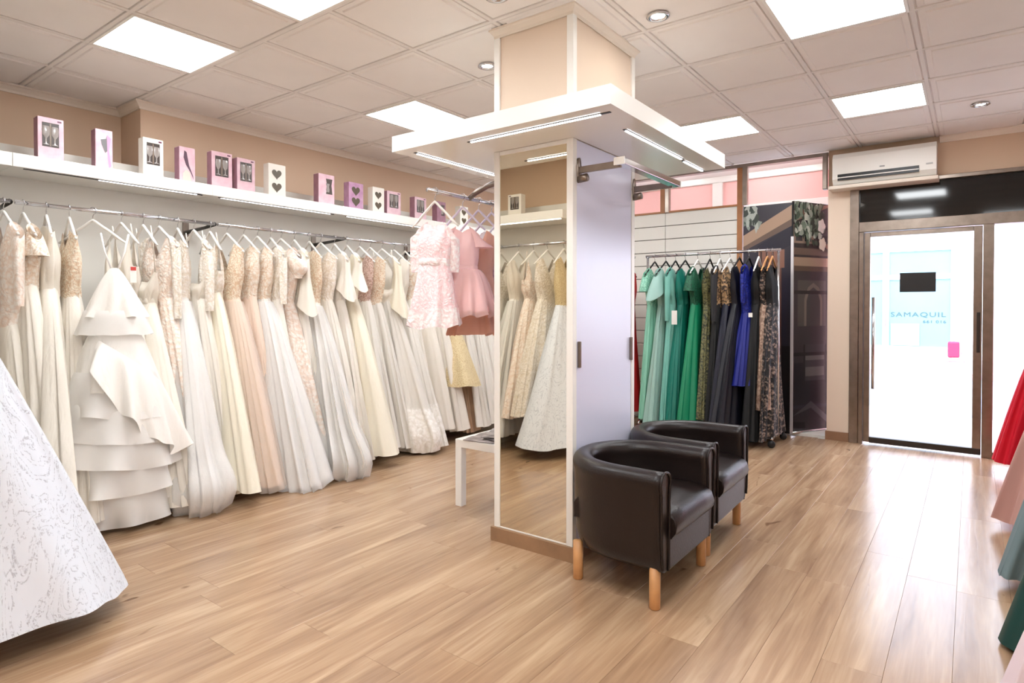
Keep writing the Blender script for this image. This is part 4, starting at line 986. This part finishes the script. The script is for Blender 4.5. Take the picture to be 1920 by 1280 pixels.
rw(5.3, 'wine coloured gown between the red and the blush ones', col('wine_crepe', (120, 20, 40)), col('wine_crepe', (120, 20, 40)), a_h=.34, b_h=.16, zb=.1)
rw(4.55, 'blush pink chiffon gown with a long pale hem', BLS, BLS, a_h=.46, b_h=.2, zb=.06, pa=.8)
rw(3.65, 'grey-blue chiffon gown between the blush and dark green ones', GRT, GRT, a_h=.48, b_h=.16, zb=.06, pa=.8)
rw(3.0, 'dark green satin gown reaching the floor at the right edge', DGR, DGR, a_h=.48, b_h=.14, zb=.015, pa=.8, tri=.4, kf=(4, 8))
rw(2.48, 'pale lilac gown in the bottom right corner', LIL, LIL, a_h=.50, b_h=.2, zb=.02, pa=.8)

# ------------------------------------------------------------------ armchairs
def armchair(label, x, y, rz):
    """tub chair; local +x = width, front faces local −y; origin at the floor under the centre"""
    t = thing('tub_armchair', label, 'armchair', (x, y, 0), rz, 'brown leather tub armchairs')
    W2 = .33; yf = -.27; R_ = .29
    # U path of the shell's middle line, from one arm front round the back to the other arm front
    hw = W2 - .048
    pth = [(hw, yf + .2 * i / 5) for i in range(5)] + [(hw * math.cos(PI * i / 28), yf + .2 + (.27 - yf - .2 - .02) * abs(math.sin(PI * i / 28)) ** .92) for i in range(29)] + [(-hw, yf + .2 * i / 5) for i in range(4, -1, -1)]
    P = [Vector(p) for p in pth]; n = len(P)
    prof = [(-.030, .166), (-.036, .20), (-.038, .30), (-.040, .40), (-.041, .50), (-.046, .525)] + [(.05 * -math.cos(PI * i / 10), .545 + .046 * math.sin(PI * i / 10)) for i in range(11)] + [(.047, .525), (.042, .50), (.041, .40), (.038, .30), (.032, .225), (.022, .185), (.008, .167)]
    V = []
    for i, p in enumerate(P):
        a = (P[min(i + 1, n - 1)] - P[max(i - 1, 0)]).normalized()
        if i in (0, n - 1): a = Vector((0, 1)) if i == 0 else Vector((0, -1))
        nr = Vector((a.y, -a.x))
        V.append([(p.x + nr.x * o, p.y + nr.y * o, z) for o, z in prof])
    sh_ = loft('shell', np.array(V), M_LEATHER, t)
    bm = bmesh.new(); bm.from_mesh(sh_.data)
    bm.verts.ensure_lookup_table(); k_ = len(prof)
    for ix in (range(k_), range((n - 1) * k_, n * k_)): bm.faces.new([bm.verts[i] for i in ix])
    bmesh.ops.recalc_face_normals(bm, faces=bm.faces[:]); bm.to_mesh(sh_.data); bm.free()
    for f in sh_.data.polygons: f.use_smooth = len(f.vertices) == 4
    # piping round the arm fronts
    for s in (1, -1):
        e = V[0] if s > 0 else V[-1]
        q = MB(); q.tube([(a, b - .003, c) for a, b, c in e[:23]], .006, 6); q.build('piping', M_LEATHER, t)
    # seat cushion: rounded block, front nose
    sx = W2 - .088
    pr = [(.04, .30), (-.012, .30), (-.03, .325), (-.034, .36), (-.024, .395), (.01, .415), (.08, .424), (.25, .424), (.45, .405), (.47, .38), (.47, .30)]
    xs = [-sx, -sx + .012, -sx * .5, 0, sx * .5, sx - .012, sx]
    V = np.array([[(xx, yf + dy, z - (.012 if abs(abs(xx) - sx) < .001 else 0) * (1 if z > .35 else 0)) for dy, z in pr] for xx in xs])
    se = loft('seat_cushion', V, M_LEATHER, t)
    bm = bmesh.new(); bm.from_mesh(se.data); bm.verts.ensure_lookup_table(); k_ = len(pr)
    for s in (range(k_), range((len(xs) - 1) * k_, len(xs) * k_)): bm.faces.new([bm.verts[i] for i in s])
    bmesh.ops.recalc_face_normals(bm, faces=bm.faces[:]); bm.to_mesh(se.data); bm.free()
    q = MB(); q.bbox(-sx - .01, sx + .01, yf - .008, yf + .42, .165, .305, r=.01); q.build('seat_base', M_LEATHER, t)
    for (lx, ly) in ((W2 - .05, yf + .045), (-W2 + .05, yf + .045), (W2 - .11, .19), (-W2 + .11, .19)):
        q = MB(); q.lathe([(.0001, 0), (.020, 0), (.0235, .004), (.024, .18), (.0001, .18)], (lx, ly, 0), 16); q.build('leg', M_LEGW, t)
    return t
armchair('dark brown leather tub armchair nearest the viewpoint', 2.735, 1.30, 0)
armchair('dark brown leather tub armchair farther from the viewpoint, against the column', 3.43, 1.33, .02)

# side table with magazines
tb = thing('side_table', 'small square white side table half hidden behind the column', 'table', (2.97, 2.14, 0))
box_o('table_top', M_WHITE, (0, .55, 0, .545, .385, .435), tb, r=.002)
for lx, ly in ((.0, .495), (.5, .495), (.0, 0), (.5, 0)): box_o('leg', M_WHITE, (lx, lx + .05, ly, ly + .05, 0, .385), tb, r=.002)
Rm = random.Random(4)
for i, (mx, my, rz, lb) in enumerate(((3.12, 2.52, .15, 'open magazine at the bottom of the pile on the white side table'), (3.16, 2.36, -.2, 'grey patterned magazine in the middle of the pile on the side table'), (3.19, 2.46, .4, 'creased magazine on top of the pile on the side table'))):
    mg = thing('magazine', lb, 'magazine', (mx, my, .4355 + i * .009), rz, 'magazines on the side table')
    n_ = 10; V = []; F = []
    for a in range(n_ + 1):
        for b in (0, 1):
            u = a / n_ - .5; V.append((u * .30, (b - .5) * .22, .004 + .006 * abs(math.sin(u * 7 + i))))
    F = [(2 * a, 2 * a + 2, 2 * a + 3, 2 * a + 1) for a in range(n_)]
    me = mesh('pages', V, F, mat('magazine_paper%d' % i, [(196, 186, 182), (150, 138, 138), (206, 200, 196)][i], .4, col2=[(110, 96, 94), (80, 70, 70), (90, 76, 78)][i], nscale=11), True)
    o = link('pages', me, mg); so = o.modifiers.new('s', 'SOLIDIFY'); so.thickness = .004; so.offset = -1

# ------------------------------------------------------------------ the street outside
struct(box_o('ground', mat('pavement', (214, 206, 200), .85, noise=.1, nscale=1), (6.70, 9.0, -6, 8, -.1, -.01)), 'pale pavement outside the door')
struct(box_o('road', mat('asphalt', (138, 142, 150), .9, noise=.12, nscale=2), (9.0, 14.2, -9, 12, -.12, -.04)), 'pale sunlit road')
struct(box_o('far_pavement', mat('pink_pavement', (186, 150, 150), .85, noise=.1, nscale=1), (14.2, 18.2, -9, 12, -.1, .06)), 'pinkish far pavement')
fb_ = thing('shop_building', 'white shopfront across the street with pale turquoise windows', 'building', (18.0, 0, .06))
M_FAC = mat('facade_white', (238, 234, 234), .8); M_TURQ = mat('turquoise_window', (122, 164, 178), .35, noise=.08, nscale=.8); M_TURQ2 = mat('pale_turquoise_film', (150, 198, 206), .5)
box_o('wall', M_FAC, (.05, .5, -7, 9, 0, 5.5), fb_)
for (ya, yb, za, zb_) in ((.40, 1.66, .28, 1.93), (.40, 1.66, 2.05, 2.62), (1.80, 3.0, .28, 1.93), (1.80, 3.0, 2.05, 2.62)):
    f = MB(); f.box(-.02, .05, ya - .06, yb + .06, za - .06, za).box(-.02, .05, ya - .06, yb + .06, zb_, zb_ + .06).box(-.02, .05, ya - .06, ya, za, zb_).box(-.02, .05, yb, yb + .06, za, zb_)
    wf = f.build('window', M_FAC, fb_); box_o('pane', M_TURQ, (.02, .045, ya, yb, za, zb_), wf)
box_o('window_film', M_TURQ2, (.005, .018, 1.02, 1.62, .3, .84), fb_)
box_o('door_panel', mat('grey_lilac_door', (206, 206, 222), .6), (.0, .05, -1.6, -.55, 0, 1.6), fb_)
box_o('cornice', M_FAC, (-.15, .1, -7, 9, 2.85, 3.05), fb_)
M_TXT = mat('teal_lettering', (60, 96, 104), .6)
rt = (PI / 2, 0, -PI / 2)
text_mesh('sign_lettering', 'SAMAQUIL', .16, M_TXT, fb_, (.012, 1.06, 1.06), rt, 1.13)
text_mesh('phone_lettering', '661 016', .10, M_TXT, fb_, (.012, .72, .89), rt, .46)
tr_ = thing('shopping_trolley', 'pink shopping trolley bag on the far pavement', 'trolley', (17.2, .27, .06))
box_o('bag', mat('pink_bag', (200, 40, 84), .6), (-.12, .12, -.06, .16, .10, .46), tr_, r=.03)
k = MB(); k.tube([(0, -.09, .08), (0, -.13, .5), (0, -.27, .75)], .018, 8); k.tube([(0, -.16, .07), (0, .18, .07)], .014, 8); k.build('frame', M_WHITE, tr_)
for yy in (.16, -.18):
    w_ = MB(); w_.lathe([(.02, -.02), (.075, -.02), (.08, 0), (.075, .02), (.02, .02)], (0, 0, 0), 18); o = w_.build('wheel', M_WHITEM, tr_, (0, yy, .082)); o.rotation_euler = (0, PI / 2, 0)
